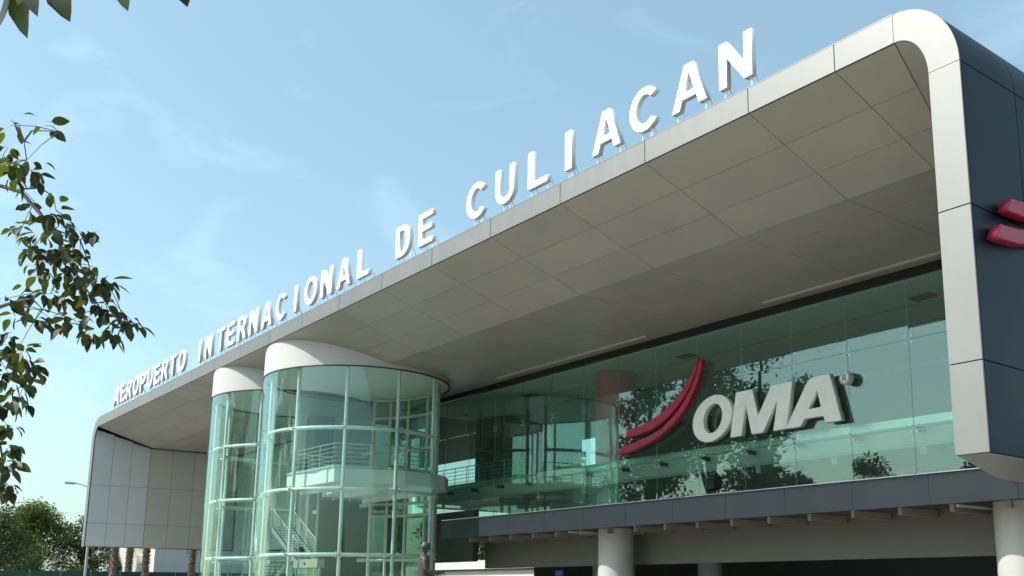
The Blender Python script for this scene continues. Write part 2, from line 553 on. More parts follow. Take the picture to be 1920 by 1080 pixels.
# inside wall of the left leg
lw = MB()
lw.v = [(-81.28, YF + 0.06, 4.6), (-80.84, YS, 4.56), (-80.84, YG + 0.4, 4.5), (-81.28, YF + 0.06, 13.5), (-80.84, YS, 12.3), (-80.84, YG + 0.4, 12.3),
        (-81.5, YF + 0.06, 4.6), (-81.2, YS, 4.56), (-81.2, YG + 0.4, 4.5), (-81.5, YF + 0.06, 13.5), (-81.2, YS, 12.3), (-81.2, YG + 0.4, 12.3)]
lw.f = [(0, 1, 4, 3), (1, 2, 5, 4), (6, 9, 10, 7), (7, 10, 11, 8), (0, 6, 7, 1), (1, 7, 8, 2), (0, 3, 9, 6), (2, 8, 11, 5)]
lwo = lw.build('inner_wall', mat('wall_backing', (0.14, 0.14, 0.13), 0.8), term)
def wall_quad(p0, p1, za0, za1, zb0, zb1):
    # vertical quad panel from p0 to p1 (x,y); z ranges at both ends
    d = Vector((p1[0] - p0[0], p1[1] - p0[1])); L = d.length; d /= L
    nrm = Vector((d.y, -d.x)) * 0.03
    g_ = 0.011
    q0 = Vector(p0) + d * g_ + nrm; q1 = Vector(p1) - d * g_ + nrm
    m_ = MB()
    m_.v = [(q0.x, q0.y, za0 + g_), (q1.x, q1.y, zb0 + g_), (q1.x, q1.y, zb1 - g_), (q0.x, q0.y, za1 - g_)]
    m_.v += [(v[0] - nrm.x * .9, v[1] - nrm.y * .9, v[2]) for v in m_.v]
    m_.f = [(0, 1, 2, 3), (4, 7, 6, 5), (0, 4, 5, 1), (1, 5, 6, 2), (2, 6, 7, 3), (3, 7, 4, 0)]
    m_.build('wall_panel', M_INNER_SKYLIT if p1[1] < YS + .01 else M_INNER, lwo)  # front bays take the copy with sky light in its colour
ys_ = [18.08, 19.4, 20.72, 22.05]
def wx(y): return -81.28 + 0.44 * (y - 18.06) / (YS - 18.06) if y < YS else -80.84
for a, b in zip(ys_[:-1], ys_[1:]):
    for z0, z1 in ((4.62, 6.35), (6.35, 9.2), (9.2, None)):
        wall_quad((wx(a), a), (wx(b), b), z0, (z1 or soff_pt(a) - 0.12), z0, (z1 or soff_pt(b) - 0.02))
ys_ = [22.06, 23.75, 25.45, 27.15, 28.9]
for a, b in zip(ys_[:-1], ys_[1:]):
    for z0, z1 in ((4.58, 6.35), (6.35, 9.2), (9.2, 12.24)):
        wall_quad((-80.84, a), (-80.84, b), z0, z1, z0, z1)

# ------------------------------------------------------------------ glass wall
gw = MB().box((-52.0, -11.3), (28.62, 28.80), (12.00, 12.26)).build('glass_wall', M_BLACK, term)
GX = [-11.35, -13.11, -15.58] + [-18.05 - 2.472 * k for k in range(14)] + [-52.0]
GZ = [4.75, 6.83, 9.85, 11.99]
for a, b in zip(GX[:-1], GX[1:]):
    for z0, z1 in zip(GZ[:-1], GZ[1:]):
        o_ = panel('glass_pane', (b + 0.008, a - 0.008), (28.74, 28.76), (z0 + 0.006, z1 - 0.006), M_GLASS, gw, 0.0)
        o_.rotation_euler = (random.gauss(0, 0.0022), 0, random.gauss(0, 0.0014))
def spider(x, y, z, parent, ang=0.0, s=0.11):
    key = 'spider'
    if key not in _cache:
        m_ = MB()
        for sx in (-1, 1):
            for sz in (-1, 1):
                m_.tube([(0, 0.10, 0), (sx * s, 0.03, sz * s)], 0.016, 6)
                m_.tube([(sx * s, 0.035, sz * s), (sx * s, -0.02, sz * s)], 0.035, 8)
        m_.tube([(0, 0.03, 0), (0, 0.30, 0)], 0.03, 8)
        o_ = m_.build('spider_fitting', M_STEEL, None, (0, 0, 0))
        _cache[key] = o_.data
        COL.objects.unlink(o_); bpy.data.objects.remove(o_)
    o_ = link(bpy.data.objects.new('spider_fitting', _cache[key]), parent, (x, y, z))
    o_.rotation_euler = (0, 0, ang)
    return o_
for x in GX[1:-1]:
    spider(x, YG, 9.85, gw); spider(x, YG, 6.83, gw)
# clear mullion seal lines
for x in GX[1:-1]:
    panel('silicone_joint', (x - 0.0075, x + 0.0075), (28.738, 28.758), (4.95, 11.99), M_FROST, gw, 0)

# upper floor inside
fl = MB().box((-52.0, -9.9), (29.35, 44.5), (6.42, 7.22)).build('floor_slab', M_WHITE, term)
MB().box((-52.0, -9.9), (29.31, 44.5), (7.223, 7.30)).build('floor_finish', M_FLOOR, fl)
MB().box((-52.0, -9.9), (29.28, 29.34), (7.02, 7.30)).build('floor_trim', M_STEEL, fl)
for x in GX[1:-1]:
    b_ = MB().box((x - 0.07, x + 0.07), (28.98, 29.34), (6.74, 6.90)).build('slab_bracket', M_BLACK, fl)
cl_ = MB().box((-52.0, -11.4), (29.0, 44.5), (11.95, 12.05)).build('interior_ceiling', M_CEIL, term)
for i_ in range(14):
    for k in range(4):
        x0 = -13.5 - 2.4 * i_; y0 = 29.3 + 3.6 * k
        if (i_ * 3 + k) % 5 == 1:
            v_ = MB().box((x0 - 0.9, x0), (y0 + 1.4, y0 + 2.0), (11.90, 11.945))
            v_.build('ceiling_vent', M_BLACK, cl_)
for i_ in range(6):
    MB().box((-51.9, -11.5), (29.3 + 2.4 * i_ + 2.38, 29.3 + 2.4 * i_ + 2.40), (11.935, 11.948)).build('ceiling_joint', M_INT, cl_)
# beam along the glass head
MB().box((-52.0, -13.4), (40.2, 40.5), (11.55, 11.94)).build('ceiling_beam', M_CEIL, cl_)
rwm = MB().box((-52.0, -9.9), (44.5, 44.8), (6.4, 8.0)).box((-52.0, -9.9), (44.5, 44.8), (11.1, 12.1))
wxs = []
k = 0
xx = -51.0
while xx < -52:
    wxs.append((xx, xx + 3.4)); xx += 4.6
ed_ = [-52.0] + [q for w_ in wxs for q in w_] + [-9.9]
for a, b in zip(ed_[::2], ed_[1::2]):
    rwm.box((a, b), (44.5, 44.8), (8.001, 11.099))
rwo = rwm.build('rear_wall', M_INTW, term)
for a, b in wxs:
    panel('rear_window', (a, b), (44.62, 44.65), (8.0, 11.1), M_GLASS, rwo, 0)
    for q in range(1, 4):
        panel('window_louvre', (a, b), (44.50, 44.60), (8.0 + .77 * q, 8.05 + .77 * q), M_INT, rwo, 0)
# maroon core column
MB().lathe([(0.98, 7.30), (0.98, 11.94)], -35.75, 31.05, 40).build('core_column', M_CORE, term, smooth=True)
MB().lathe([(0.95, 0.0), (0.95, 6.41)], -35.75, 31.05, 32).build('core_column', M_COLUMN, term, smooth=True)
MB().box((-17.7, -16.9), (30.6, 31.2), (7.3, 11.94)).build('wall_pier', M_INTW, term)
MB().box((-14.2, -11.4), (29.6, 31.4), (7.3, 11.94)).build('wall_pier', M_INTW, term)
MB().box((-52.0, -41.6), (33.5, 33.7), (7.3, 11.94)).build('dark_partition', M_INT, term)
MB().box((-52.0, -33.0), (36.5, 36.7), (10.3, 11.94)).build('bulkhead', M_INTW, term)
MB().box((-26.5, -19.5), (36.5, 36.7), (7.3, 10.8)).build('dark_partition', M_INT, term)
# lounge furniture : high tables and chairs seen as silhouettes
def chair(x, y, rz, lab):
    t = thing('lounge_chair', (x, y, 7.30), lab, 'chair', 'chairs behind the glass wall')
    m_ = MB().box((-.21, .21), (-.21, .21), (.44, .48)); m_.build('seat', M_BLACK, None, (0, 0, 0))
    for nm, mb in (('seat', MB().box((-.21, .21), (-.21, .21), (.44, .48))),
                   ('backrest', MB().box((-.20, .20), (.19, .22), (.62, .88)))):
        o_ = mb.build(nm, M_BLACK, None, (0, 0, 0)); o_.parent = t
    for sx in (-1, 1):
        for sy in (-1, 1):
            o_ = MB().tube([(sx * .19, sy * .19, 0), (sx * .19, sy * .19, .44 if sy < 0 else .88)], .014, 6).build('leg', M_STEEL, None, (0, 0, 0))
            o_.parent = t
    return t
def _purge():
    for o_ in [o_ for o_ in bpy.data.objects if o_.name.startswith('seat') and o_.parent is None]:
        bpy.data.objects.remove(o_)
ch0 = chair(-39.3, 30.15, 0, 'dark chair with steel legs at the far left of the row behind the glass wall')
_purge()
ch_l = ['dark chair with steel legs, second from the left in the row behind the glass wall',
        'dark chair with steel legs near the middle of the row behind the glass wall',
        'dark chair with steel legs just left of the maroon column behind the glass']
for (x, y, rz), lb in zip(((-38.5, 30.2, 0.5), (-37.9, 30.6, 2.6), (-37.3, 30.1, 0.2)), ch_l):
    copy_thing(ch0, (x, y, 7.30), lb, rot=(0, 0, rz))
def rail(name, pts, zb, parent, h=1.05, bars=5, m=M_STEEL, post_every=1.3, r=0.02):
    """a horizontal-bar balustrade along pts (x,y)"""
    m_ = MB()
    for b_ in range(bars):
        z = zb + h * (b_ + 1) / bars
        m_.tube([(p[0], p[1], z + (p[2] if len(p) > 2 else 0)) for p in pts], r * (1.4 if b_ == bars - 1 else 0.8), 6)
    for p, q in zip(pts[:-1], pts[1:]):
        a = Vector(p + (0,) if len(p) < 3 else p); b2 = Vector(q + (0,) if len(q) < 3 else q)
        k = max(1, round((b2 - a).length / post_every))
        for i_ in range(k + 1):
            w_ = a.lerp(b2, i_ / k)
            m_.tube([(w_.x, w_.y, zb + w_.z), (w_.x, w_.y, zb + h + w_.z)], r * 1.1, 6)
    return m_.build(name, m, parent)
MB().box((-51.9, -10.0), (36.0, 36.2), (4.6, 6.3)).build('downstand_beam', M_SOFFIT, term)
rail('balustrade', [(-51.0, 29.9), (-41.0, 29.9)], 7.3, term)

# ------------------------------------------------------------------ ground floor behind / under
MB().box((-52.0, -43.45), (28.0, 28.3), (2.95, 5.6)).build('lobby_dark_backing', M_INT, term)  # added dark sheet, keeps the sunlit ground behind from showing through the tower glass
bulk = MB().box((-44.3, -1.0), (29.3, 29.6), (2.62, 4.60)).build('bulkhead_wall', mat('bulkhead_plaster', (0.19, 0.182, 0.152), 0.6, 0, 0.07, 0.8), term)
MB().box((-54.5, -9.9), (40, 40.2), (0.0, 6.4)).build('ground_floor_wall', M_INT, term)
MB().box((-52.0, -9.9), (29.35, 44.5), (6.30, 6.415)).build('ground_floor_ceiling', M_SOFFIT, term)
for x in (-39.0, -31.5, -16.0):
    MB().lathe([(0.55, 0), (0.55, 6.29)], x, 33.0, 24).build('inner_column', M_INTW, term, smooth=True)
for k in range(9):
    x0 = -43.5 + 3.6 * k
    MB().box((x0, x0 + 0.25), (29.4, 44), (6.02, 6.295)).build('ceiling_rib', M_SOFFIT, term)
# canopy slab with ribs
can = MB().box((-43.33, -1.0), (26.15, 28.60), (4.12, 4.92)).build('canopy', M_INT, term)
BX = [-1.0]
x = -11.6
bj = [-10.6]
while bj[-1] > -42: bj.append(bj[-1] - 2.68)
bj[-1] = -43.33
bj = [-1.0, -2.56, -5.24, -7.92] + bj
for a, b in zip(bj[:-1], bj[1:]):
    panel('band_panel', (b + 0.003, a - 0.003), (26.0, 26.13), (4.01, 4.905), M_BAND, can)
MB().box((-43.33, -1.0), (25.98, 26.5), (4.925, 4.955)).build('band_flashing', M_STEEL, can)
MB().box((-43.33, -1.0), (26.135, 26.2), (4.03, 4.9)).build('band_backing', M_BACK, can)
for k in range(24):
    xr = -42.6 + 1.77 * k
    panel('canopy_rib', (xr, xr + 0.14), (27.2, 29.25), (3.88, 4.115), M_SOFFIT, can)
for x, r_ in ((-32.35, 0.77), (-14.3, 0.77)):
    co = MB().lathe([(r_, 0.13), (r_, 4.11)], x, 28.1, 48).build('column', M_COLUMN, term, smooth=True)
    panel('white_bar', (x - 0.98, x - 0.88), (26.25, 28.2), (3.93, 4.00), M_WHITE, co)  # plain white bar beside each column

# ------------------------------------------------------------------ glass towers
def tower(cx, cy, r, label, start, step, nseg, skip, zs=(0.15, 3.12, 6.18, 9.1, 12.02)):
    t = thing('glass_tower', (cx, cy, 0), label, 'glass tower', 'glass towers under the roof')
    # plaster drum between glass and sloping soffit (top follows the soffit)
    c_ = MB(); seg = 72
    for k in range(seg):
        a = 2 * math.pi * k / seg
        x, y = cx + (r - 0.01) * math.cos(a), cy + (r - 0.01) * math.sin(a)
        xi, yi = cx + (r - 0.25) * math.cos(a), cy + (r - 0.25) * math.sin(a)
        zt = soff_pt(max(y, YF + 0.05)) - 0.002 if y < YS else ZS - 0.002
        c_.v += [(x, y, zs[-1] + 0.05), (x, y, zt), (xi, yi, zt), (xi, yi, zs[-1] + 0.05)]
    for k in range(seg):
        a = 4 * k; b_ = 4 * ((k + 1) % seg)
        for i_ in range(4):
            j = (i_ + 1) % 4
            c_.f.append((a + i_, b_ + i_, b_ + j, a + j))
    c_.build('drum_cap', M_CAP, t, smooth=True)
    tr_ = MB()
    for k in range(72):
        a = 2 * math.pi * k / 72
        for rr_, z in ((r + 0.02, zs[-1]), (r + 0.02, zs[-1] + 0.05), (r - 0.06, zs[-1] + 0.05), (r - 0.06, zs[-1])):
            tr_.v.append((cx + rr_ * math.cos(a), cy + rr_ * math.sin(a), z))
    for k in range(72):
        a = 4 * k; b_ = 4 * ((k + 1) % 72)
        for i_ in range(4):
            j = (i_ + 1) % 4
            tr_.f.append((a + i_, b_ + i_, b_ + j, a + j))
    tr_.build('cap_trim', M_BACK, t)
    MB().lathe([(r - 0.26, zs[-1] + 0.06), (r - 0.26, zs[-1] + 0.10)], cx, cy, 72).build('drum_ceiling', M_CAP2, t)
    MB().lathe([(r - 0.1, 0.131), (r - 0.1, 0.16)], cx, cy, 72).build('tower_floor', M_FLOOR, t)
    ri = r - 0.34
    for k in range(nseg):
        a0 = start + step * k
        if skip(a0 + step * 0.5, 'pane'):
            continue
        for z0, z1 in zip(zs[:-1], zs[1:]):
            key = ('tp', round(r, 3), round(z1 - z0, 3))
            if key not in _cache:
                m_ = MB(); ns_ = 10; ga = 0.12
                for q in range(ns_ + 1):
                    aa = R_(ga + (step - 2 * ga) * q / ns_)
                    for rr_ in (r, r - 0.02):
                        for z in (0.006, z1 - z0 - 0.006):
                            m_.v.append((rr_ * math.cos(aa), rr_ * math.sin(aa), z))
                for q in range(ns_):
                    b_ = 4 * q
                    m_.f += [(b_, b_ + 4, b_ + 5, b_ + 1), (b_ + 2, b_ + 3, b_ + 7, b_ + 6), (b_ + 1, b_ + 5, b_ + 7, b_ + 3), (b_, b_ + 2, b_ + 6, b_ + 4)]
                e = 4 * ns_
                m_.f += [(0, 1, 3, 2), (e, e + 2, e + 3, e + 1)]
                o_ = m_.build('glass_pane', M_TGLASS, None, (0, 0, 0), smooth=True)
                _cache[key] = o_.data
                COL.objects.unlink(o_); bpy.data.objects.remove(o_)
            o_ = link(bpy.data.objects.new('glass_pane', _cache[key]), t, (cx, cy, z0))
            o_.rotation_euler = (0, 0, R_(a0))
    for k in range(nseg):
        a0 = start + step * k
        if skip(a0, 'post'):
            continue
        x, y = cx + ri * math.cos(R_(a0)), cy + ri * math.sin(R_(a0))
        key = 'tpost'
        if key not in _cache:
            o_ = MB().tube([(0, 0, 0.13), (0, 0, 12.05)], 0.085, 12).build('post', M_PIPE, None, (0, 0, 0), smooth=True)
            _cache[key] = o_.data
            COL.objects.unlink(o_); bpy.data.objects.remove(o_)
        link(bpy.data.objects.new('post', _cache[key]), t, (x, y, 0))
        for z in zs[1:-1]:
            spider(cx + r * math.cos(R_(a0)), cy + r * math.sin(R_(a0)), z, t, R_(a0) + math.pi / 2, 0.12)
    for z in zs[1:-1]:
        for k in range(nseg):
            a0 = start + step * k
            if skip(a0 + step * 0.5, 'ring'):
                continue
            key = ('ring', round(r, 3))
            if key not in _cache:
                pts = [(ri * math.cos(R_(step * q / 10)), ri * math.sin(R_(step * q / 10)), 0) for q in range(11)]
                o_ = MB().tube(pts, 0.095, 10).build('ring_pipe', M_PIPE, None, (0, 0, 0), smooth=True)
                _cache[key] = o_.data
                COL.objects.unlink(o_); bpy.data.objects.remove(o_)
            o_ = link(bpy.data.objects.new('ring_pipe', _cache[key]), t, (cx, cy, z))
            o_.rotation_euler = (0, 0, R_(a0))
    return t
C1 = (-46.8, 22.8); R1 = 4.75
C2 = (-54.4, 22.45); R2 = 4.45
def inside(px, py, c_, r_): return math.hypot(px - c_[0], py - c_[1]) < r_
def sk1(a, kind):
    a = a % 360
    px, py = C1[0] + R1 * math.cos(R_(a)), C1[1] + R1 * math.sin(R_(a))
    return inside(px, py, C2, R2) or (44 < a < 150)
def sk2(a, kind):
    a = a % 360
    px, py = C2[0] + R2 * math.cos(R_(a)), C2[1] + R2 * math.sin(R_(a))
    return inside(px, py, C1, R1) or (44 < a < 150)
t1 = tower(C1[0], C1[1], R1, 'wider and nearer of the two round glass towers, with a white drum under the soffit', -98.2, 360 / 11, 11, sk1)
t2 = tower(C2[0], C2[1], R2, 'narrower round glass tower at the left, behind the nearer one, with stairs inside', -111.2, 360 / 11, 11, sk2)
# rear screen of tower one : cream frames with dark glazing
rs = MB()
ra = R1 - 0.55
def cyl(a, z, r_=ra): return (C1[0] + r_ * math.cos(R_(a)), C1[1] + r_ * math.sin(R_(a)), z)
fr_ = MB()
for z in (12.0, 11.0, 9.1, 6.15, 5.5, 3.1):
    fr_.tube([cyl(a, z) for a in range(44, 143, 7)], 0.085, 8)
fo = fr_.build('screen_frame', M_CREAM, t1, smooth=True)
for a in (46, 66, 90, 112, 128, 141):
    MB().tube([cyl(a, 0.15), cyl(a, 12.0)], 0.095, 8).build('screen_post', M_CREAM, t1, smooth=True)
aa_ = [46, 66, 90, 112, 128, 141]
for a0, a1 in zip(aa_[:-1], aa_[1:]):
    for z0, z1 in ((0.2, 3.0), (3.2, 6.1), (7.4, 10.9), (11.1, 11.9)):
        p0 = Vector(cyl(a0 + 1.2, z0)); p1 = Vector(cyl(a1 - 1.2, z0))
        d = (p1 - p0); nn = Vector((d.y, -d.x, 0)).normalized() * 0.01
        m_ = MB(); m_.v = [tuple(p0 - nn), tuple(p1 - nn), tuple(p1 - nn + Vector((0, 0, z1 - z0))), tuple(p0 - nn + Vector((0, 0, z1 - z0))),
                           tuple(p0 + nn), tuple(p1 + nn), tuple(p1 + nn + Vector((0, 0, z1 - z0))), tuple(p0 + nn + Vector((0, 0, z1 - z0)))]
        m_.f = [(0, 1, 2, 3), (4, 7, 6, 5), (0, 4, 5, 1), (1, 5, 6, 2), (2, 6, 7, 3), (3, 7, 4, 0)]
        m_.build('screen_pane', M_GLASS, t1)
# shaft wall between the towers and the dark lobby behind
MB().box((-51.95, -51.75), (21.6, 27.8), (7.25, 12.05)).build('shaft_wall', M_INTW, t1)
MB().box((-51.95, -51.75), (23.2, 27.8), (0.15, 6.4)).build('shaft_wall', M_INT, t1)
MB().box((-51.9, -50.6), (22.2, 23.3), (7.25, 10.9)).build('lift_shaft', M_INT, t1)
MB().box((-80.5, -52.1), (28.9, 29.2), (4.4, 12.2)).build('lobby_wall', M_INTW, term)
MB().box((-66.0, -52.0), (28.8, 28.89), (0.15, 12.2)).build('lobby_dark_backing', M_INT, term)
# landing slab inside tower one with balustrade
ls = MB().prism([(-48.7, 20.0), (-43.6, 20.2), (-42.75, 23.5), (-42.9, 25.0), (-43.6, 26.3), (-44.8, 27.2), (-51.7, 27.2), (-51.7, 23.3), (-48.9, 22.6)], 'z', 6.55, 7.22).build('landing_slab', M_CAP2, t1)
MB().prism([(-48.72, 19.96), (-43.58, 20.16), (-42.72, 23.5), (-42.86, 25.0), (-43.2, 25.0), (-43.1, 23.5), (-43.8, 20.5), (-48.72, 20.3)], 'z', 7.223, 7.36).build('landing_kerb', M_STEEL, t1)
MB().prism([(-48.6, 20.35), (-43.9, 20.55), (-43.15, 23.5), (-43.3, 25.0), (-44.0, 26.1), (-45.0, 26.9), (-51.6, 26.9), (-51.6, 23.5), (-48.8, 22.8)], 'z', 7.224, 7.25).build('landing_bounce_sheet', M_CAP2, t1)  # pale sheet added to bounce sunlight up to the drum ceiling
for y0, y1, x0, x1, nm in ((20.6, 20.8, -48.5, -43.8, 0), (23.0, 23.2, -48.5, -43.2, 1), (25.4, 25.6, -51.0, -43.6, 2)):
    MB().box((x0, x1), (y0, y1), (6.25, 6.545)).build('landing_beam', M_PIPE, t1)
rail('balustrade', [(-48.6, 20.08), (-43.66, 20.26)], 7.36, t1, post_every=1.6)
rail('balustrade', [(-43.66, 20.26), (-42.85, 23.5), (-43.1, 25.3)], 7.36, t1, post_every=1.6)
rail('balustrade', [(-48.6, 20.08), (-48.9, 22.6), (-51.5, 23.2)], 7.36, t1, post_every=1.6)
# lower entrance canopy and door header inside tower one
dr = MB().box((-47.3, -44.5), (20.0, 20.35), (2.55, 2.95)).build('door_header', mat('header_beige', (0.42, 0.36, 0.30), 0.5), t1)
MB().box((-46.0, -45.85), (19.96, 19.995), (2.70, 2.80)).build('door_sensor', M_BLACK, dr)
for x in (-47.25, -45.95, -45.85, -44.55):
    panel('door_stile', (x - 0.04, x + 0.04), (20.12, 20.2), (0.15, 2.54), M_STEEL, dr)
MB().box((-47.1, -46.0), (20.15, 20.17), (0.2, 2.5)).build('door_leaf', M_GLASS, dr)
MB().box((-45.8, -44.7), (20.15, 20.17), (0.2, 2.5)).build('door_leaf', M_GLASS, dr)
# stairs
def stairs(parent, x0, y0, z0, x1, z1, width, nstep):
    st = MB()
    for yy in (y0, y0 + width - 0.06):
        st.prism([(x0, z0), (x1, z1), (x1, z1 - 0.30), (x0, z0 - 0.30)], 'y', yy, yy + 0.06)
    so = st.build('stair_flight', M_STEEL, parent)
    for k in range(nstep):
        xa = x0 + (x1 - x0) * (k + 0.5) / nstep; za = z0 + (z1 - z0) * (k + 0.5) / nstep
        panel('tread', (xa - 0.15, xa + 0.15), (y0 + 0.07, y0 + width - 0.07), (za - 0.03, za), M_BLACK, so)
    for yy in (y0 + 0.03, y0 + width - 0.03):
        rail('stair_rail', [(x0, yy, 0), (x1, yy, z1 - z0)], z0, so, h=1.0, bars=5, post_every=1.6, m=M_STEEL)
stairs(t2, -58.0, 20.9, 0.6, -53.4, 3.0, 1.3, 15)
MB().box((-53.4, -52.0), (20.7, 24.4), (2.88, 3.02)).build('half_landing', M_CONC, t2)
stairs(t2, -53.6, 22.9, 3.05, -57.6, 5.2, 1.3, 13)
for k in range(3):
    z = (3.12, 6.18, 9.1)[k]
    MB().box((-58.0, -50.8), (25.6, 25.75), (z - 0.1, z + 0.1)).build('rear_transom', M_PIPE, t2)
for x in (-57.4, -55.2, -53.0):
    MB().tube([(x, 25.65, 0.15), (x, 25.65, 12.0)], 0.08, 8).build('rear_post', M_PIPE, t2, smooth=True)

# ------------------------------------------------------------------ lettering
def ell(cx, cy, rx, ry, a0, a1, n=20):
    return [(cx + rx * math.cos(R_(a0 + (a1 - a0) * i / n)), cy + ry * math.sin(R_(a0 + (a1 - a0) * i / n))) for i in range(n + 1)]
T = 0.24
GLY = {
 'A': [[(0, 0), (.37, 1), (.63, 1), (1, 0), (.77, 0), (.695, .22), (.305, .22), (.23, 0)], [(.355, .38), (.5, .80), (.645, .38)]],
 'E': [[(0, 0), (0, 1), (.97, 1), (.97, .83), (.26, .83), (.26, .605), (.91, .605), (.91, .435), (.26, .435), (.26, .17), (1, .17), (1, 0)]],
 'R': [[(0, 0), (0, 1), (.56, 1)] + ell(.56, .715, .36, .285, 90, -60, 10) + [(1, 0), (.73, 0), (.43, .40), (.25, .40), (.25, 0)],
       [(.25, .56), (.25, .84), (.53, .84)] + ell(.53, .70, .14, .14, 90, -90, 8) + [(.53, .56)]],
 'P': [[(0, 0), (0, 1), (.58, 1)] + ell(.58, .69, .40, .31, 90, -90, 12) + [(.26, .38), (.26, 0)],
       [(.26, .55), (.26, .84), (.55, .84)] + ell(.55, .695, .16, .145, 90, -90, 8)],
 'O': [ell(.5, .5, .5, .52, 0, 342, 19), ell(.5, .5, .275, .34, 0, 342, 19)],
 'T': [[(0, 1), (1, 1), (1, .83), (.625, .83), (.625, 0), (.375, 0), (.375, .83), (0, .83)]],
 'U': [[(0, 1), (0, .38)] + ell(.5, .38, .5, .40, 180, 360, 14) + [(1, 1), (.76, 1), (.76, .40)] + ell(.5, .40, .26, .25, 360, 180, 12) + [(.24, 1)]],
 'I': [[(0, 0), (0, 1), (1, 1), (1, 0)]],
 'N': [[(0, 0), (0, 1), (.25, 1), (.76, .36), (.76, 1), (1, 1), (1, 0), (.75, 0), (.24, .63), (.24, 0)]],
 'C': [ell(.5, .5, .5, .52, 38, 322, 22) + ell(.5, .5, .27, .34, 315, 45, 20)],
 'L': [[(0, 0), (0, 1), (.27, 1), (.27, .17), (1, .17), (1, 0)]],
 'D': [[(0, 0), (0, 1), (.45, 1)] + ell(.45, .5, .53, .5, 90, -90, 16), [(.25, .17), (.25, .83), (.42, .83)] + ell(.42, .5, .29, .33, 90, -90, 12) + [(.42, .17)]],
}
dg = None
def outline_mesh(name, loops, depth, m, bevel=0.0):
    """closed loops (x,z) -> solid standing in the XZ plane, front at y=0, back at y=depth"""
    cu = bpy.data.curves.new(name, 'CURVE')
    cu.dimensions = '2D'; cu.fill_mode = 'BOTH'
    cu.extrude = depth / 2 - bevel; cu.bevel_depth = bevel; cu.bevel_resolution = 1; cu.offset = -bevel
    for lp in loops:
        cl = [lp[0]]
        for p in lp[1:]:
            if (Vector(p) - Vector(cl[-1])).length > 1e-4: cl.append(p)
        if (Vector(cl[0]) - Vector(cl[-1])).length < 1e-4: cl.pop()
        sp = cu.splines.new('POLY'); sp.points.add(len(cl) - 1)
        for i, p in enumerate(cl): sp.points[i].co = (p[0], p[1], 0, 1)
        sp.use_cyclic_u = True
    o = bpy.data.objects.new(name, cu); COL.objects.link(o)
    d = bpy.context.evaluated_depsgraph_get()
    me = bpy.data.meshes.new_from_object(o.evaluated_get(d))
    COL.objects.unlink(o); bpy.data.objects.remove(o)
    me.transform(Matrix.Translation((0, depth / 2, 0)) @ Matrix.Rotation(math.pi / 2, 4, 'X'))
    me.materials.clear(); me.materials.append(m)
    me.name = name
    return me

LET = [('A',-77.7,-76.1),('E',-75.75,-74.6),('R',-74.2,-72.95),('O',-72.6,-71.2),('P',-70.85,-69.65),('U',-69.2,-68.0),('E',-67.6,-66.45),('R',-65.95,-64.7),('T',-64.3,-63.1),('O',-62.65,-61.2),
 ('I',-58.75,-58.42),('N',-57.65,-56.5),('T',-55.7,-54.5),('E',-54.1,-52.95),('R',-52.4,-51.15),('N',-50.7,-49.5),('A',-49.0,-47.62),('C',-47.1,-45.8),('I',-44.85,-44.52),('O',-43.65,-42.25),('N',-41.8,-40.62),('A',-40.1,-38.75),('L',-38.1,-37.0),
 ('D',-34.65,-33.45),('E',-32.8,-31.7),('C',-29.3,-27.95),('U',-27.4,-26.25),('L',-25.45,-24.35),('I',-23.42,-23.07),('A',-22.05,-20.7),('C',-20.3,-18.98),('A',-18.5,-17.13),('N',-16.67,-15.5)]
words = [('AEROPUERTO', 0), ('INTERNACIONAL', 10), ('DE', 23), ('CULIACAN', 25)]
ordn = ['first', 'second', 'third', 'fourth', 'fifth', 'sixth', 'seventh', 'eighth', 'ninth', 'tenth', 'eleventh', 'twelfth', 'thirteenth']
HL = 1.33; ZLb = 14.74
for i, (ch, xa, xb) in enumerate(LET):
    w_, st_ = [(w_, s_) for w_, s_ in words if s_ <= i][-1]
    k = i - st_
    last = ', its last letter' if k == len(w_) - 1 else ''
    lab = 'white letter %s, %s letter of the word %s%s on the roof edge' % (ch, ordn[k], w_, last)
    wdt = xb - xa
    t = thing('roof_letter', (xa, 18.22, ZLb), lab, 'letter', 'white letters standing on the roof edge')
    key = ('gl', ch, round(wdt, 2))
    if key not in _cache:
        _cache[key] = outline_mesh('letter_body', [[(p[0] * wdt, p[1] * HL) for p in lp] for lp in GLY[ch]], 0.17, M_LETTER, 0.008)
    link(bpy.data.objects.new('letter_body', _cache[key]), t, (xa, 18.22, ZLb))
    feet = {'I': (.3, .7), 'T': (.42, .58), 'P': (.1, .2), 'C': (.35, .65), 'O': (.35, .65), 'U': (.35, .65)}.get(ch, (.1, .9))
    for f in feet:
        fx = xa + wdt * f
        MB().tube([(fx, 18.34, 14.27), (fx, 18.34, ZLb + (0.05))], 0.022, 6).build('foot', M_LETTER, t)
        MB().tube([(fx, 18.80, 14.27), (fx, 18.40, ZLb + 0.35 if ch not in 'COU' else ZLb + 0.1)], 0.016, 6).build('brace', M_LETTER, t)

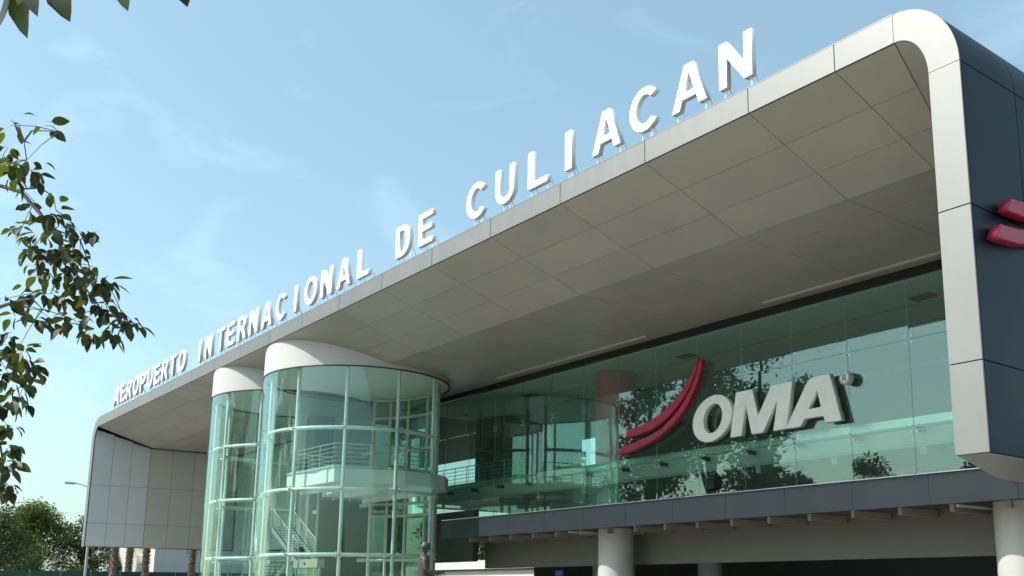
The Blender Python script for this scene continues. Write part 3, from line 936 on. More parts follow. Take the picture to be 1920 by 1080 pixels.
# wall sign : three letters, trade-mark disc and red swoosh
def sign_piece(name, loops, y, depth, m, label, cat, part='letter_body', bevel=0.02):
    xs = [p[0] for p in loops[0]]; zs_ = [p[1] for p in loops[0]]
    x0, z0 = min(xs), min(zs_)
    me = outline_mesh(part, [[(p[0] - x0, p[1] - z0) for p in lp] for lp in loops], depth, m, bevel)
    o = bpy.data.objects.new(name, me)
    link(o, None, (x0, y, z0))
    tag(o, label, cat)
    return o
def skell(cx, cz, rx, rz, shear, n=36, rot=0):
    return [(cx + rx * math.cos(2 * math.pi * i / n) + shear * rz * math.sin(2 * math.pi * i / n), cz + rz * math.sin(2 * math.pi * i / n)) for i in range(n)]
SY = 28.36
grp = 'large white letters on the glass wall'
o_ = sign_piece('sign_letter', [skell(-26.81, 8.26, 1.06, 0.93, 0.20), skell(-26.76, 8.26, 0.50, 0.58, 0.16)], SY, 0.24, M_SIGN, 'large white slanted letter O mounted on the green glass wall', 'letter'); o_['group'] = grp
o_ = sign_piece('sign_letter', [[(-25.85, 7.38), (-25.50, 9.12), (-24.66, 9.12), (-24.42, 8.05), (-23.72, 9.12), (-22.71, 9.12), (-23.08, 7.38), (-23.70, 7.38), (-23.44, 8.55), (-24.19, 7.38), (-24.76, 7.38), (-25.02, 8.60), (-25.27, 7.38)]], SY, 0.24, M_SIGN, 'large white slanted letter M mounted on the green glass wall', 'letter'); o_['group'] = grp
o_ = sign_piece('sign_letter', [[(-23.12, 7.38), (-22.08, 8.93), (-21.90, 9.08), (-21.70, 9.12), (-21.05, 9.12), (-20.62, 7.38), (-21.32, 7.38), (-21.40, 7.64), (-22.22, 7.64), (-22.42, 7.38)], [(-21.62, 8.60), (-21.48, 7.98), (-22.04, 7.98)]], SY, 0.24, M_SIGN, 'large white slanted letter A mounted on the green glass wall', 'letter'); o_['group'] = grp
for nm in ('O',): pass
low = [(-32.5, 7.40), (-32.26, 7.73), (-31.55, 7.80), (-30.55, 7.97), (-29.73, 8.23), (-29.1, 8.58), (-28.55, 9.0), (-28.10, 9.48), (-27.74, 10.0), (-27.55, 10.47), (-27.44, 10.84), (-27.28, 10.76), (-27.36, 10.34), (-27.62, 9.80), (-27.96, 9.26), (-28.42, 8.74), (-29.03, 8.28), (-29.82, 7.89), (-30.71, 7.62), (-31.55, 7.45), (-32.24, 7.39)]
upb = [(-32.01, 8.10), (-31.78, 8.40), (-31.12, 8.47), (-30.29, 8.65), (-29.48, 8.97), (-28.77, 9.38), (-28.28, 9.79), (-27.90, 10.18), (-27.66, 10.56), (-27.52, 10.86), (-27.46, 10.80), (-27.60, 10.40), (-27.82, 9.96), (-28.22, 9.46), (-28.68, 9.04), (-29.2, 8.68), (-29.75, 8.41), (-30.38, 8.22), (-31.12, 8.11), (-31.89, 8.07)]
em = thing('red_emblem', (-32.5, SY, 7.39), 'red emblem of two upswept curved blades on the glass wall, left of the white letters', 'emblem', 'red blade emblems')
def blades(parent, y, depth, ox=0, oz=0):
    for lp in (low, upb):
        me = outline_mesh('blade', [[(p[0] + 32.5, p[1] - 7.39) for p in lp]], depth, M_RED, 0.03)
        ob = bpy.data.objects.new('blade', me)
        COL.objects.link(ob); ob.parent = parent
        ob.location = (0, 0 if lp is low else -0.03, 0)
blades(em, SY, 0.24)
em2 = thing('red_emblem', (-9.42, 18.40, 8.60), 'red curved blade emblem on the dark slate side wall at the right edge', 'emblem', 'red blade emblems')
blades(em2, 0, 0.24)
em2.rotation_euler = (0, 0, R_(90))
# trade-mark disc with the letter R
dc = thing('trademark_disc', (-20.42, SY, 8.87), 'small round white disc carrying a letter R beside the large white A', 'sign')
def disc_part(name, loops, y, depth, m):
    me = outline_mesh(name, loops, depth, m, 0.0)
    ob = bpy.data.objects.new(name, me); COL.objects.link(ob); ob.parent = dc; ob.location = (0, y, 0)
disc_part('disc_body', [skell(0, 0, 0.225, 0.235, 0, 40)], 0, 0.26, M_SIGN)
M_GREY = mat('sign_grey', (0.16, 0.17, 0.17), 0.5)
disc_part('disc_ring', [skell(0, 0, 0.205, 0.215, 0, 40), skell(0, 0, 0.178, 0.188, 0, 40)], -0.012, 0.01, M_GREY)
disc_part('disc_letter', [[(p[0] * .17 - .08, p[1] * .25 - .125) for p in lp] for lp in GLY['R']], -0.012, 0.01, M_GREY)

# ------------------------------------------------------------------ floodlight on the band
fd = thing('floodlight', (-24.85, 26.3, 4.96), 'dark green floodlight standing on the slate band below the white sign', 'floodlight')
FX, FY, FZ = -24.85, 26.3, 4.96
MB().box((FX - .24, FX + .24), (FY - .12, FY + .12), (FZ, FZ + .05)).build('base', M_BLACK, fd)
for sx in (-0.26, 0.23):
    MB().box((FX + sx, FX + sx + .03), (FY - .04, FY + .04), (FZ + .03, FZ + .55)).build('bracket', M_BLACK, fd)
MB().prism([(FY - .20, FZ + .20), (FY - .14, FZ + .62), (FY + .10, FZ + .70), (FY + .24, FZ + .62), (FY + .22, FZ + .24), (FY + .05, FZ + .13)], 'x', FX - .225, FX + .225).build('housing', M_BLACK, fd, bevel=0.02)
MB().box((FX - .18, FX + .18), (FY + .23, FY + .26), (FZ + .28, FZ + .6)).build('lens', M_STEEL, fd)
for k in range(5):
    MB().box((FX - .2, FX + .2), (FY - .24, FY - .14), (FZ + .25 + .08 * k, FZ + .27 + .08 * k)).build('cooling_fin', M_BLACK, fd)
MB().box((FX - .15, FX + .15), (FY - .05, FY + .1), (FZ + .70, FZ + .79)).build('handle', M_BLACK, fd)

# ------------------------------------------------------------------ statue
st = thing('statue', (-20.75, 12.0, 0), 'brown bronze statue of a person in a brimmed hat, seen from behind', 'statue')
pl = MB().prism([(-.45, -.45), (.45, -.45), (.45, .45), (-.45, .45)], 'z', 0.13, 0.80)
pl.prism([(-.52, -.52), (.52, -.52), (.52, .52), (-.52, .52)], 'z', 0.80, 0.88)
po = pl.build('plinth', M_STONE, None, (0, 0, 0), bevel=0.01); po.parent = st
def skin(name, verts, edges, m, parent, sub=2, root=0):
    me = bpy.data.meshes.new(name)
    me.from_pydata([v[:3] for v in verts], edges, [])
    o = bpy.data.objects.new(name, me); COL.objects.link(o); o.parent = parent
    o.modifiers.new('skin', 'SKIN')
    sv = me.skin_vertices[0].data
    for i, v in enumerate(verts):
        rr_ = v[3] if isinstance(v[3], tuple) else (v[3], v[3])
        sv[i].radius = rr_
        sv[i].use_root = (i == root)
    s_ = o.modifiers.new('sub', 'SUBSURF'); s_.levels = sub; s_.render_levels = sub
    me.materials.append(m)
    return o
zb = 0.88
# figure faces +y ; z up. body height ~1.72
BV = [(0, 0, zb + .98, (.155, .115)), (0, .0, zb + 1.14, (.145, .105)), (0, -.01, zb + 1.32, (.17, .12)), (0, -.015, zb + 1.43, (.135, .09)), (0, .0, zb + 1.50, (.058, .058)), (0, .015, zb + 1.56, (.060, .065)),
      (0, .03, zb + 1.63, (.078, .095)), (0, .03, zb + 1.70, (.070, .085)),
      (-.185, -.01, zb + 1.40, .062), (-.235, -.02, zb + 1.14, .048), (-.17, .17, zb + 1.02, .040), (-.10, .27, zb + 1.02, .032),
      (.185, -.01, zb + 1.40, .062), (.245, -.01, zb + 1.14, .048), (.20, .20, zb + 1.04, .040), (.12, .31, zb + 1.06, .032),
      (-.09, 0, zb + .90, (.095, .095)), (-.10, .02, zb + .50, (.065, .065)), (-.10, -.01, zb + .10, (.045, .05)), (-.11, .12, zb + .035, (.045, .035)),
      (.09, 0, zb + .90, (.095, .095)), (.12, .05, zb + .50, (.065, .065)), (.13, .04, zb + .10, (.045, .05)), (.14, .17, zb + .035, (.045, .035))]
BE = [(0, 1), (1, 2), (2, 3), (3, 4), (4, 5), (5, 6), (6, 7), (3, 8), (8, 9), (9, 10), (10, 11), (3, 12), (12, 13), (13, 14), (14, 15), (0, 16), (16, 17), (17, 18), (18, 19), (0, 20), (20, 21), (21, 22), (22, 23)]
body = skin('body', BV, BE, M_BRONZE, st)
# face features and hands
fm = MB()
fm.prism([(.10, zb + 1.64), (.135, zb + 1.61), (.105, zb + 1.60)], 'x', -.014, .014)
fc = fm.build('nose', M_BRONZE, None, (0, 0, 0)); fc.parent = st
for sx in (-1, 1):
    e_ = MB().lathe([(.004, -.02), (.012, -.012), (.012, .012), (.004, .02)], 0, 0, 8).build('ear', M_BRONZE, None, (0, 0, 0))
    e_.parent = st; e_.location = (sx * .080, .02, zb + 1.635)
for sx, hx, hy, hz in ((-1, -.10, .27, zb + 1.02), (1, .12, .31, zb + 1.06)):
    hv = [(hx, hy, hz, (.028, .022)), (hx - sx * .03, hy + .06, hz, (.034, .016))]
    he = [(0, 1)]
    for q in range(4):
        fx = hx - sx * .03 + (q - 1.5) * .019
        b0 = len(hv)
        L_ = (.032, .040, .038, .030)[q]
        hv += [(fx, hy + .10, hz - .002, .0085), (fx, hy + .10 + L_ * .8, hz - .018, .008), (fx - sx * .004, hy + .10 + L_, hz - .048, .007)]
        he += [(1, b0), (b0, b0 + 1), (b0 + 1, b0 + 2)]
    b0 = len(hv)
    hv += [(hx - sx * .055, hy + .04, hz + .01, .010), (hx - sx * .07, hy + .075, hz - .005, .009)]
    he += [(0, b0), (b0, b0 + 1)]
    skin('hand', hv, he, M_BRONZE, st, 1)
# jacket tail, brimmed hat
jk = MB()
prof = [(.175, .125, zb + .80), (.168, .122, zb + .95), (.160, .118, zb + 1.08), (.178, .128, zb + 1.25), (.190, .125, zb + 1.36), (.150, .10, zb + 1.445), (.075, .07, zb + 1.49)]
sg = 24
for rx, ry, z in prof:
    for k in range(sg):
        a = 2 * math.pi * k / sg
        jk.v.append((rx * math.cos(a) * (1 + .03 * math.sin(3 * a + z * 9)), ry * math.sin(a) - .005, z))
for i in range(len(prof) - 1):
    for k in range(sg):
        jk.f.append((i * sg + k, i * sg + (k + 1) % sg, (i + 1) * sg + (k + 1) % sg, (i + 1) * sg + k))
jo = jk.build('jacket', M_BRONZE, None, (0, 0, 0), smooth=True); jo.parent = st
ht = MB().lathe([(.102, -.012), (.200, -.004), (.203, .006), (.105, .004), (.098, .05), (.085, .105), (.05, .118), (.03, .108)], 0, 0, 32).build('hat', M_BRONZE, None, (0, 0, 0), smooth=True)
ht.parent = st; ht.location = (0, .02, zb + 1.675); ht.rotation_euler = (R_(-13), R_(6), 0)
hb = MB().lathe([(.1035, .006), (.101, .035)], 0, 0, 32).build('hat_band', M_BLACK, None, (0, 0, 0)); hb.parent = ht
bk = MB().box((-.10, .12), (.30, .44), (zb + 1.075, zb + 1.10)).build('held_book', M_BRONZE, None, (0, 0, 0)); bk.parent = st
st.rotation_euler = (0, 0, R_(-22))
st.scale = (1.14, 1.1, 1.0)

# ------------------------------------------------------------------ trees
def leaf_mesh(name, n, blobs, size, m, seed):
    rnd = random.Random(seed)
    v = []; f = []
    tot = sum(b[3] ** 2 for b in blobs)
    for bx, by, bz, br in blobs:
        k = int(n * br * br / tot)
        for _ in range(k):
            # biased to the shell of the clump, with ragged edge
            d = Vector((rnd.gauss(0, 1), rnd.gauss(0, 1), rnd.gauss(0, 1))).normalized()
            rr_ = br * (rnd.random() ** 0.38) * (1 + 0.16 * rnd.gauss(0, 1))
            c = Vector((bx, by, bz)) + Vector((d.x * rr_, d.y * rr_, d.z * rr_ * 0.85))
            s = size * rnd.uniform(0.6, 1.3)
            q = Euler((rnd.uniform(-1.1, 1.1), rnd.uniform(-1.1, 1.1), rnd.uniform(0, 6.28))).to_matrix()
            b0 = len(v)
            for p in ((-s, 0, 0), (-s * .1, -s * .42, s * .08), (s, 0, -s * .1), (-s * .1, s * .42, s * .08)):
                v.append(tuple(c + q @ Vector(p)))
            f += [(b0, b0 + 1, b0 + 2, b0 + 3)]
    me = bpy.data.meshes.new(name)
    me.from_pydata(v, [], f)
    me.materials.append(m)
    return me
def tree(x, y, h, rad, label, m=None, n=7000, size=0.16, seed=1, group=None, trunk_h=0.35, name='tree'):
    rnd = random.Random(seed)
    t = thing(name, (x, y, 0), label, 'tree', group)
    blobs = []
    nb = 20
    for k in range(nb):
        a = rnd.uniform(0, 6.28); q = rnd.random()
        zz = h * (trunk_h + (0.93 - trunk_h) * q)
        env = rad * math.sin(math.pi * min(1, 0.22 + 0.72 * q)) 
        rr_ = env * rnd.uniform(0.25, 0.85)
        blobs.append((rr_ * math.cos(a), rr_ * math.sin(a), zz, rad * rnd.uniform(0.22, 0.42)))
    blobs.append((0, 0, h * .86, rad * .36)); blobs.append((0, 0, h * .6, rad * .5))
    tk = MB()
    tk.tube([(0, 0, 0), (rnd.uniform(-.1, .1), .05, h * .2), (rnd.uniform(-.2, .2), 0, h * .45), (0, .1, h * .8)], [h * .028, h * .022, h * .016, h * .005], 10)
    for bx, by, bz, br in blobs[:12]:
        z0 = min(bz * .75, h * .5)
        tk.tube([(0, 0, z0 * .8), (bx * .45, by * .45, (z0 + bz) / 2), (bx, by, bz)], [h * .011, h * .007, h * .002], 6)
    o = tk.build('trunk', M_BARK, None, (0, 0, 0), smooth=True); o.parent = t
    c = bpy.data.objects.new('crown', leaf_mesh('crown', n, blobs, size, m or L_TREE, seed + 50)); COL.objects.link(c); c.parent = t
    return t
# seen at the left beyond the terminal
tree(-119, 22.0, 10.4, 5.2, 'round leafy green tree beside the terminal end, tallest of the group at the lower left', L_TREE, 14000, .17, 3, 'trees beyond the green fence', .12)
tree(-112, 17.4, 9.4, 4.4, 'darker leafy tree at the left edge, left of the tallest one', L_DARKT, 9000, .16, 4, 'trees beyond the green fence', .10)
tree(-124, 21.6, 10.2, 4.6, 'leafy tree standing behind, between the tallest tree and the left edge', L_TREE, 9000, .17, 5, 'trees beyond the green fence', .12)
tree(-116, 25.8, 9.6, 3.6, 'dark leafy tree right against the end wall of the terminal', L_DARKT, 8000, .16, 6, 'trees beyond the green fence', .10)
tree(-124, 30.5, 8.6, 3.0, 'low dark tree showing below the raised end of the terminal', L_DARKT, 6000, .16, 9, 'trees beyond the green fence', .08)
# street trees opposite the terminal, mirrored in the glass
refl = [(-52, -3.5, 24.5, 5.6), (-58.5, -4.5, 25, 5.8), (-65.5, -4.0, 23, 5.4), (-72, -27, 14.5, 5.0), (-65.0, -24, 13.0, 4.4), (-58.5, -28, 15.5, 4.8), (-52, -24, 12.2, 4.2), (-46, -27, 14, 4.6), (-40, -25, 12.5, 4.4)]
rl = ['tall street tree mirrored in the glass wall behind the red emblem', 'tall street tree mirrored in the glass between the emblem and the maroon column', 'tall street tree mirrored over the maroon column',
      'first tree of the far row, mirrored below the white letters', 'second tree of the far row, mirrored below the white letters', 'third tree of the far row, mirrored below the trademark disc', 'fourth and shortest tree of the far row, mirrored low in the glass', 'fifth tree of the far row, mirrored low in the glass', 'last tree of the far row, mirrored beside the right leg of the frame']
for k, (x, y, h, r_) in enumerate(refl):
    tree(x, y, h, r_, rl[k], L_DARKT, 9000, .27, 20 + k, 'street trees opposite the terminal', .12, 'street_tree')

for k in range(4):
    tree(-128 + 15 * k, 84, 11 - k % 2, 7.5, ['leafy tree behind the low white building, hidden mostly by the towers', 'leafy tree behind the low white building, second from the left', 'leafy tree behind the low white building, third from the left', 'leafy tree behind the low white building, just right of the glass towers'][k], L_DARKT, 5000, .35, 40 + k, 'trees behind the low white building', .05)

# palms beyond the raised end of the terminal
def palm(x, y, h, label, seed):
    rnd = random.Random(seed)
    t = thing('palm_tree', (x, y, 0), label, 'palm', 'palms beyond the raised end of the terminal')
    tk = MB()
    nseg = 26
    pts = [(0.08 * math.sin(k * .3), 0, h * k / nseg) for k in range(nseg + 1)]
    rads = [0.27 + (0.05 if k % 2 else -0.01) for k in range(nseg + 1)]
    tk.tube(pts, rads, 12)
    for k in range(150):       # leaf-base scales
        a = k * 2.4; z = h * (k + .5) / 150
        cx, cy = math.cos(a) * .27, math.sin(a) * .27
        tk.tube([(cx, cy, z), (cx * 1.42, cy * 1.42, z + .16)], [.07, .02], 5)
    o = tk.build('trunk', M_PALMB, None, (0, 0, 0)); o.parent = t
    for k in range(22):
        a = k * 2.399; el = rnd.uniform(-.55, 1.1)
        L = rnd.uniform(2.2, 2.9)
        m_ = MB(); pts = []
        for q in range(9):
            s_ = q / 8
            r_ = L * s_ * math.cos(el) ; z = h + L * s_ * math.sin(el) - 1.5 * s_ * s_
            pts.append(Vector((r_ * math.cos(a), r_ * math.sin(a), z)))
        m_.tube(pts, [.03 - .003 * q for q in range(9)], 5)
        side = Vector((-math.sin(a), math.cos(a), 0))
        for q in range(1, 9):
            for u_ in (0, .33, .66):
                p = pts[q - 1].lerp(pts[q], u_)
                for sd in (-1, 1):
                    ln = .55 * math.sin(math.pi * min(1, (q + u_) / 9.5)) + .12
                    tip = p + side * sd * ln + Vector((math.cos(a), math.sin(a), 0)) * .18 - Vector((0, 0, .22))
                    b0 = len(m_.v); dd = (pts[q] - pts[q - 1]).normalized() * .022
                    m_.v += [tuple(p - dd), tuple(p + dd), tuple(tip)]
                    m_.f.append((b0, b0 + 1, b0 + 2))
        o = m_.build('frond', L_PALM, None, (0, 0, 0)); o.parent = t
    return t
palm(-95.5, 23.75, 7.6, 'palm with a thick scaly trunk, left of the three below the raised wall', 1)
palm(-95.5, 26.45, 7.6, 'palm with a thick scaly trunk, middle of the three below the raised wall', 2)
palm(-95.5, 30.55, 7.8, 'palm with a thick scaly trunk, right of the three, beside the glass tower', 3)
palm(-101.5, 26.6, 6.1, 'low palm whose drooping fronds hang just under the raised wall', 4)

# green fence, white building, street lamp
fn = thing('green_fence', (-100, 12, 0), 'long dark green mesh fence in front of the trees and white building', 'fence')
for k in range(16):
    y0 = 8 + 2.5 * k
    MB().box((-100.03, -99.99), (y0 + .04, y0 + 2.46), (0.1, 3.05)).build('screen_panel', M_GREEN, fn)
    MB().tube([(-100.08, y0, 0), (-100.08, y0, 3.15)], .04, 8).build('post', M_GALV, fn)
wb = thing('white_building', (-122, 45, 0), 'long plain white building seen under the raised end of the terminal', 'building')
MB().box((-134, -109.0), (31.0, 62.0), (0, 8.6)).build('wall', M_WHITE, wb)
MB().box((-134.3, -108.7), (30.7, 62.3), (8.6, 8.9)).build('parapet', M_WHITE, wb)
for y0, z0, z1, w in ((34.3, 5.0, 6.1, 1.0), (38.8, 4.4, 5.5, 1.9), (44.0, 4.4, 5.5, 1.9)):
    wn = MB().box((-108.995, -108.93), (y0, y0 + w), (z0, z1)).build('window', M_GALV, wb)
    for k in range(3):
        MB().box((-108.93, -108.90), (y0 + .05, y0 + w - .05), (z0 + .12 + .33 * k, z0 + .28 + .33 * k)).build('louvre', M_INTW, wn)
for k in range(7):
    MB().box((-109.0, -108.96), (36.5 + 3.6 * k, 36.54 + 3.6 * k), (0, 8.5)).build('wall_joint', M_INTW, wb)
lb = thing('low_white_building', (-100, 66, 0), 'low white building with horizontal bands glimpsed right of the glass towers', 'building')
for z0, z1, yo in ((0, 2.5, 0), (2.65, 3.5, .0), (3.7, 4.65, -.6)):
    MB().box((-150, -60), (62 + yo, 75), (z0, z1)).build('wall_band', M_WHITE, lb)
MB().box((-149.9, -60.1), (62.3, 75), (0, 4.55)).build('recess', M_INTW, lb)
lp = thing('street_lamp', (-92.0, 20.7, 0), 'slender grey street lamp whose head shows left of the terminal end wall', 'street lamp')
MB().tube([(-92, 20.7, 0), (-92, 20.7, 9.6)], [.13, .07], 10).build('pole', M_GALV, lp, smooth=True)
MB().tube([(-92, 20.7, 9.3), (-92.1, 20.5, 9.9), (-92.3, 19.9, 10.2), (-92.4, 19.3, 10.3)], .045, 8).build('arm', M_GALV, lp, smooth=True)
MB().prism([(-92.25, 10.20), (-92.55, 10.20), (-92.60, 10.30), (-92.4, 10.42), (-92.2, 10.30)], 'y', 18.5, 19.35).build('lamp_head', M_GALV, lp, bevel=.03)
bs = MB().box((-36.5, -35.95), (28.0, 28.06), (1.1, 2.4)).build('blue_sign', M_BLUE, None); tag(bs, 'small dark blue sign panel under the canopy, left of the white column', 'sign')

# ------------------------------------------------------------------ near tree, leaves over the camera side
nt_ = thing('near_tree', (-9.2, -2.6, 0), 'near broadleaf tree whose branch and leaves hang into the sky at the left', 'tree')
tk = MB()
tk.tube([(-9.2, -2.6, 0), (-9.1, -2.5, 1.6), (-8.9, -2.3, 3.0), (-8.7, -2.4, 4.4), (-8.8, -2.6, 6.2)], [.19, .16, .13, .09, .04], 12)
tk.build('trunk', M_BARK, nt_, smooth=True)
BR = [(-8.85, -2.3, 3.2), (-8.0, -1.0, 3.9), (-7.2, -0.2, 3.98), (-6.683, 0.135, 3.892), (-6.187, 0.448, 3.797), (-5.749, 0.698, 3.68), (-5.573, 0.774, 3.608), (-5.545, 0.829, 3.54), (-5.396, 0.896, 3.396), (-5.328, 0.928, 3.3), (-5.25, 0.984, 3.165), (-5.224, 1.049, 3.061), (-5.136, 1.112, 2.943), (-5.018, 1.199, 2.866)]
brad = [.05, .035, .025, .017, .013, .0105, .010, .0095, .0075, .0065, .0055, .0045, .0035, .002]
MB().tube(BR, brad, 8).build('branch', M_TWIG, nt_, smooth=True)
TW = [[(-5.571, 0.772, 3.624), (-5.509, 0.846, 3.63), (-5.472, 0.905, 3.587), (-5.42, 0.916, 3.495)], [(-5.749, 0.675, 3.68), (-5.674, 0.675, 3.76), (-5.577, 0.723, 3.757), (-5.532, 0.775, 3.771), (-5.526, 0.752, 3.866), (-5.53, 0.72, 3.955)], [(-5.526, 0.752, 3.866), (-5.492, 0.777, 3.92), (-5.395, 0.823, 3.897), (-5.299, 0.868, 3.867)], [(-5.389, 0.908, 3.383), (-5.288, 0.964, 3.339), (-5.205, 0.999, 3.296), (-5.196, 1.043, 3.192), (-5.198, 1.079, 3.061)], [(-8.3, -1.6, 3.5), (-6.432, 0.348, 3.151), (-5.731, 0.762, 3.025), (-5.563, 0.806, 3.024), (-5.455, 0.859, 3.023), (-5.428, 0.907, 2.971)], [(-8.6, -1.8, 3.1), (-6.338, 0.363, 2.953), (-5.796, 0.744, 2.822), (-5.613, 0.848, 2.692), (-5.591, 0.9, 2.612)], [(-8.9, -2.2, 2.4), (-6.397, 0.413, 2.559), (-5.832, 0.81, 2.47), (-5.724, 0.852, 2.24), (-5.738, 0.875, 2.107)],
      [(-8.8, -2.4, 4.2), (-6.5, -1.2, 4.0), (-4.0, -0.3, 3.5), (-2.6, 0.05, 3.05), (-2.06, 0.30, 2.90), (-1.90, 0.60, 2.92)]]
for tw_ in TW:
    r0 = .0055 if (Vector(tw_[0]) - Vector(tw_[-1])).length < 1.5 else .016
    MB().tube(tw_, [r0 - (r0 - .0018) * i / (len(tw_) - 1) for i in range(len(tw_))], 6).build('twig', M_TWIG, nt_, smooth=True)
def leaf_shape(L, wd, fold, curl, seed):
    rnd = random.Random(seed)
    n_ = 7; v = []; f = []
    for i in range(n_ + 1):
        s_ = i / n_
        w_ = wd * (math.sin(math.pi * s_ ** 0.85) ** 0.85) * (1 - .12 * s_) if 0 < i < n_ else 0.0
        z = -curl * s_ * s_ * L
        if i in (0, n_):
            v.append((L * s_, 0, z))
        else:
            wv = 1 + .06 * rnd.uniform(-1, 1)
            v += [(L * s_, -w_ * wv, z + fold * w_), (L * s_, 0, z), (L * s_, w_ * wv, z + fold * w_)]
    f += [(0, 1, 2), (0, 2, 3)]
    for i in range(1, n_ - 1):
        a = 1 + 3 * (i - 1)
        f += [(a, a + 3, a + 4, a + 1), (a + 1, a + 4, a + 5, a + 2)]
    a = 1 + 3 * (n_ - 2); e = len(v) - 1
    f += [(a, e, a + 1), (a + 1, e, a + 2)]
    # petiole
    b0 = len(v)
    v += [(0, -.0009, 0), (0, .0009, 0), (-L * .3, 0, .004)]
    f += [(b0, b0 + 1, b0 + 2)]
    me = bpy.data.meshes.new('leaf'); me.from_pydata(v, [], f); me.materials.append(L_NEAR)
    me.shade_smooth()
    return me
leaves = [leaf_shape(.076, .0235, .30, .18, 1), leaf_shape(.068, .0215, .4, .3, 2), leaf_shape(.084, .0250, .25, .1, 3), leaf_shape(.060, .0190, .35, .4, 4)]
big = leaf_shape(.135, .040, .25, .15, 9)
CL = [((-5.122, 0.635, 3.763), 0.081, 7), ((-5.284, 0.803, 3.878), 0.068, 5), ((-5.692, 0.705, 3.882), 0.068, 10), ((-5.244, 0.725, 3.641), 0.095, 20), ((-5.497, 0.801, 3.693), 0.068, 14), ((-5.151, 0.676, 3.513), 0.06, 8), ((-5.432, 0.683, 3.68), 0.054, 6), ((-5.668, 0.832, 3.565), 0.068, 8), ((-5.197, 0.856, 3.398), 0.081, 12), ((-5.574, 0.794, 3.409), 0.06, 8), ((-5.11, 0.807, 3.251), 0.095, 18), ((-5.308, 0.928, 3.378), 0.081, 14), ((-5.525, 1.042, 3.455), 0.06, 8), ((-5.07, 1.039, 3.308), 0.038, 5), ((-5.556, 0.85, 3.302), 0.076, 10), ((-5.065, 0.885, 3.176), 0.095, 20), ((-5.268, 1.017, 3.247), 0.081, 16), ((-5.663, 0.937, 3.247), 0.087, 18), ((-5.182, 0.962, 3.116), 0.103, 24), ((-5.368, 1.104, 3.221), 0.068, 10), ((-4.942, 1.081, 3.027), 0.068, 14), ((-5.296, 1.04, 3.063), 0.103, 22), ((-5.655, 0.986, 3.123), 0.087, 18), ((-5.107, 1.105, 2.949), 0.087, 20), ((-5.588, 0.877, 3.086), 0.068, 8), ((-5.231, 0.775, 2.876), 0.054, 6), ((-5.462, 0.882, 2.918), 0.049, 6), ((-5.675, 1.003, 2.985), 0.054, 8), ((-5.208, 1.001, 2.885), 0.076, 12), ((-5.416, 1.145, 2.898), 0.068, 14), ((-4.96, 1.129, 2.802), 0.068, 12), ((-5.173, 1.235, 2.919), 0.076, 14), ((-5.403, 1.344, 2.958), 0.041, 6), ((-5.403, 0.732, 2.987), 0.049, 8), ((-5.712, 0.801, 2.843), 0.068, 22), ((-5.265, 0.788, 2.701), 0.076, 20), ((-5.512, 0.889, 2.694), 0.076, 18), ((-5.868, 0.852, 2.708), 0.068, 20), ((-5.411, 0.848, 2.577), 0.068, 16), ((-5.629, 0.947, 2.695), 0.041, 6), ((-5.331, 0.776, 2.476), 0.06, 16), ((-5.57, 0.868, 2.536), 0.06, 14), ((-5.928, 0.895, 2.431), 0.05, 14), ((-5.527, 0.835, 2.192), 0.05, 18), ((-5.824, 0.905, 2.115), 0.05, 16), ((-5.70, 0.87, 2.30), 0.05, 14)]
rnd = random.Random(11)
sites = []
stems = MB()
allb = [Vector(p) for p in BR[3:]] + [Vector(p) for tw_ in TW[:7] for p in tw_[1:]]
for ci, (c0, sp, k) in enumerate(CL):
    c0 = Vector(c0)
    nb_ = min(allb, key=lambda q: (q - c0).length)
    if (nb_ - c0).length > .03:
        stems.tube([nb_, nb_.lerp(c0, .5) + Vector((0, 0, .015)), c0], [.0028, .002, .0012], 5)
    for j in range(k):
        a = rnd.uniform(0, 6.28)
        d = Vector((rnd.gauss(0, 1), rnd.gauss(0, 1), rnd.gauss(-.25, .75)))
        d = d.normalized()
        p = c0 + d * sp * rnd.uniform(.2, 1.0)
        sites.append((p, d))
stems.build('twiglets', M_TWIG, nt_)['kind'] = 'stuff'
rnd.shuffle(sites)
def leaf_rot(d):
    d2 = (d + Vector((0, 0, -.55)) + Vector((rnd.gauss(0, .25), rnd.gauss(0, .25), rnd.gauss(0, .25)))).normalized()
    q = d2.to_track_quat('X', 'Z')
    return (q.to_matrix() @ Matrix.Rotation(rnd.uniform(-.9, .9), 3, 'X')).to_quaternion()
extra_v = []; extra_f = []
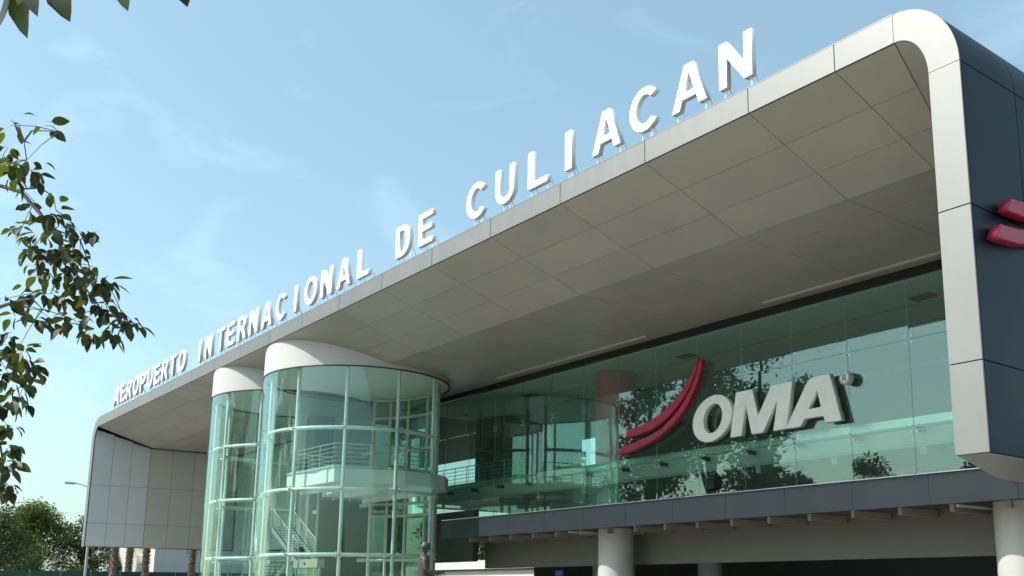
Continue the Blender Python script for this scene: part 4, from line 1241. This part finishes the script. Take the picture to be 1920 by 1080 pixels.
for i, (p, d) in enumerate(sites):
    me = leaves[rnd.randrange(4)]
    q = leaf_rot(d); s_ = rnd.uniform(.72, 1.12)
    if i < 290:
        o = bpy.data.objects.new('leaf', me)
        COL.objects.link(o); o.parent = nt_
        o.location = p - WORLD[nt_.name]
        o.rotation_mode = 'QUATERNION'; o.rotation_quaternion = q
        o.scale = (s_,) * 3
    else:
        b0 = len(extra_v)
        for v in me.vertices:
            extra_v.append(tuple(p + q @ (v.co * s_)))
        for pg in me.polygons:
            extra_f.append(tuple(b0 + k for k in pg.vertices))
BG = [((-2.165, 0.258, 2.845), (0.05, 0.02, -1), 1.0), ((-2.20, 0.235, 2.83), (-.3, 0, -1), .95), ((-2.09, 0.262, 2.83), (.10, .05, -1), .8), ((-2.125, 0.310, 2.855), (.25, .18, -1), .85), ((-2.085, 0.425, 2.905), (.1, .05, -1), .8), ((-1.93, 0.48, 2.865), (.15, .35, -1), .8), ((-2.17, .20, 2.88), (-.2, -.1, -1), 1)]
for p, d, s_ in BG:
    o = bpy.data.objects.new('leaf', big)
    COL.objects.link(o); o.parent = nt_
    o.location = Vector(p) - WORLD[nt_.name]
    q = Vector(d).normalized().to_track_quat('X', 'Y')
    o.rotation_mode = 'QUATERNION'; o.rotation_quaternion = q; o.scale = (s_,) * 3
# the rest of the crown, out to the left of the view
for k in range(2600):
    a = rnd.uniform(0, 6.28); d = Vector((rnd.gauss(0, 1), rnd.gauss(0, 1), rnd.gauss(0, 1))).normalized()
    p = Vector((-9.0, -3.9, 5.6)) + Vector((d.x * 2.4, d.y * 2.2, d.z * 1.9)) * rnd.random() ** .4
    me = leaves[k % 4]; q = leaf_rot(d); s_ = 2.0
    b0 = len(extra_v)
    for v in me.vertices: extra_v.append(tuple(p + q @ (v.co * s_)))
    for pg in me.polygons: extra_f.append(tuple(b0 + kk for kk in pg.vertices))
me = bpy.data.meshes.new('foliage'); me.from_pydata(extra_v, [], extra_f); me.materials.append(L_NEAR)
fo_ = bpy.data.objects.new('foliage', me); fo_['kind'] = 'stuff'; COL.objects.link(fo_); fo_.parent = nt_
fo_.location = -WORLD[nt_.name]
fo_['kind'] = 'stuff'
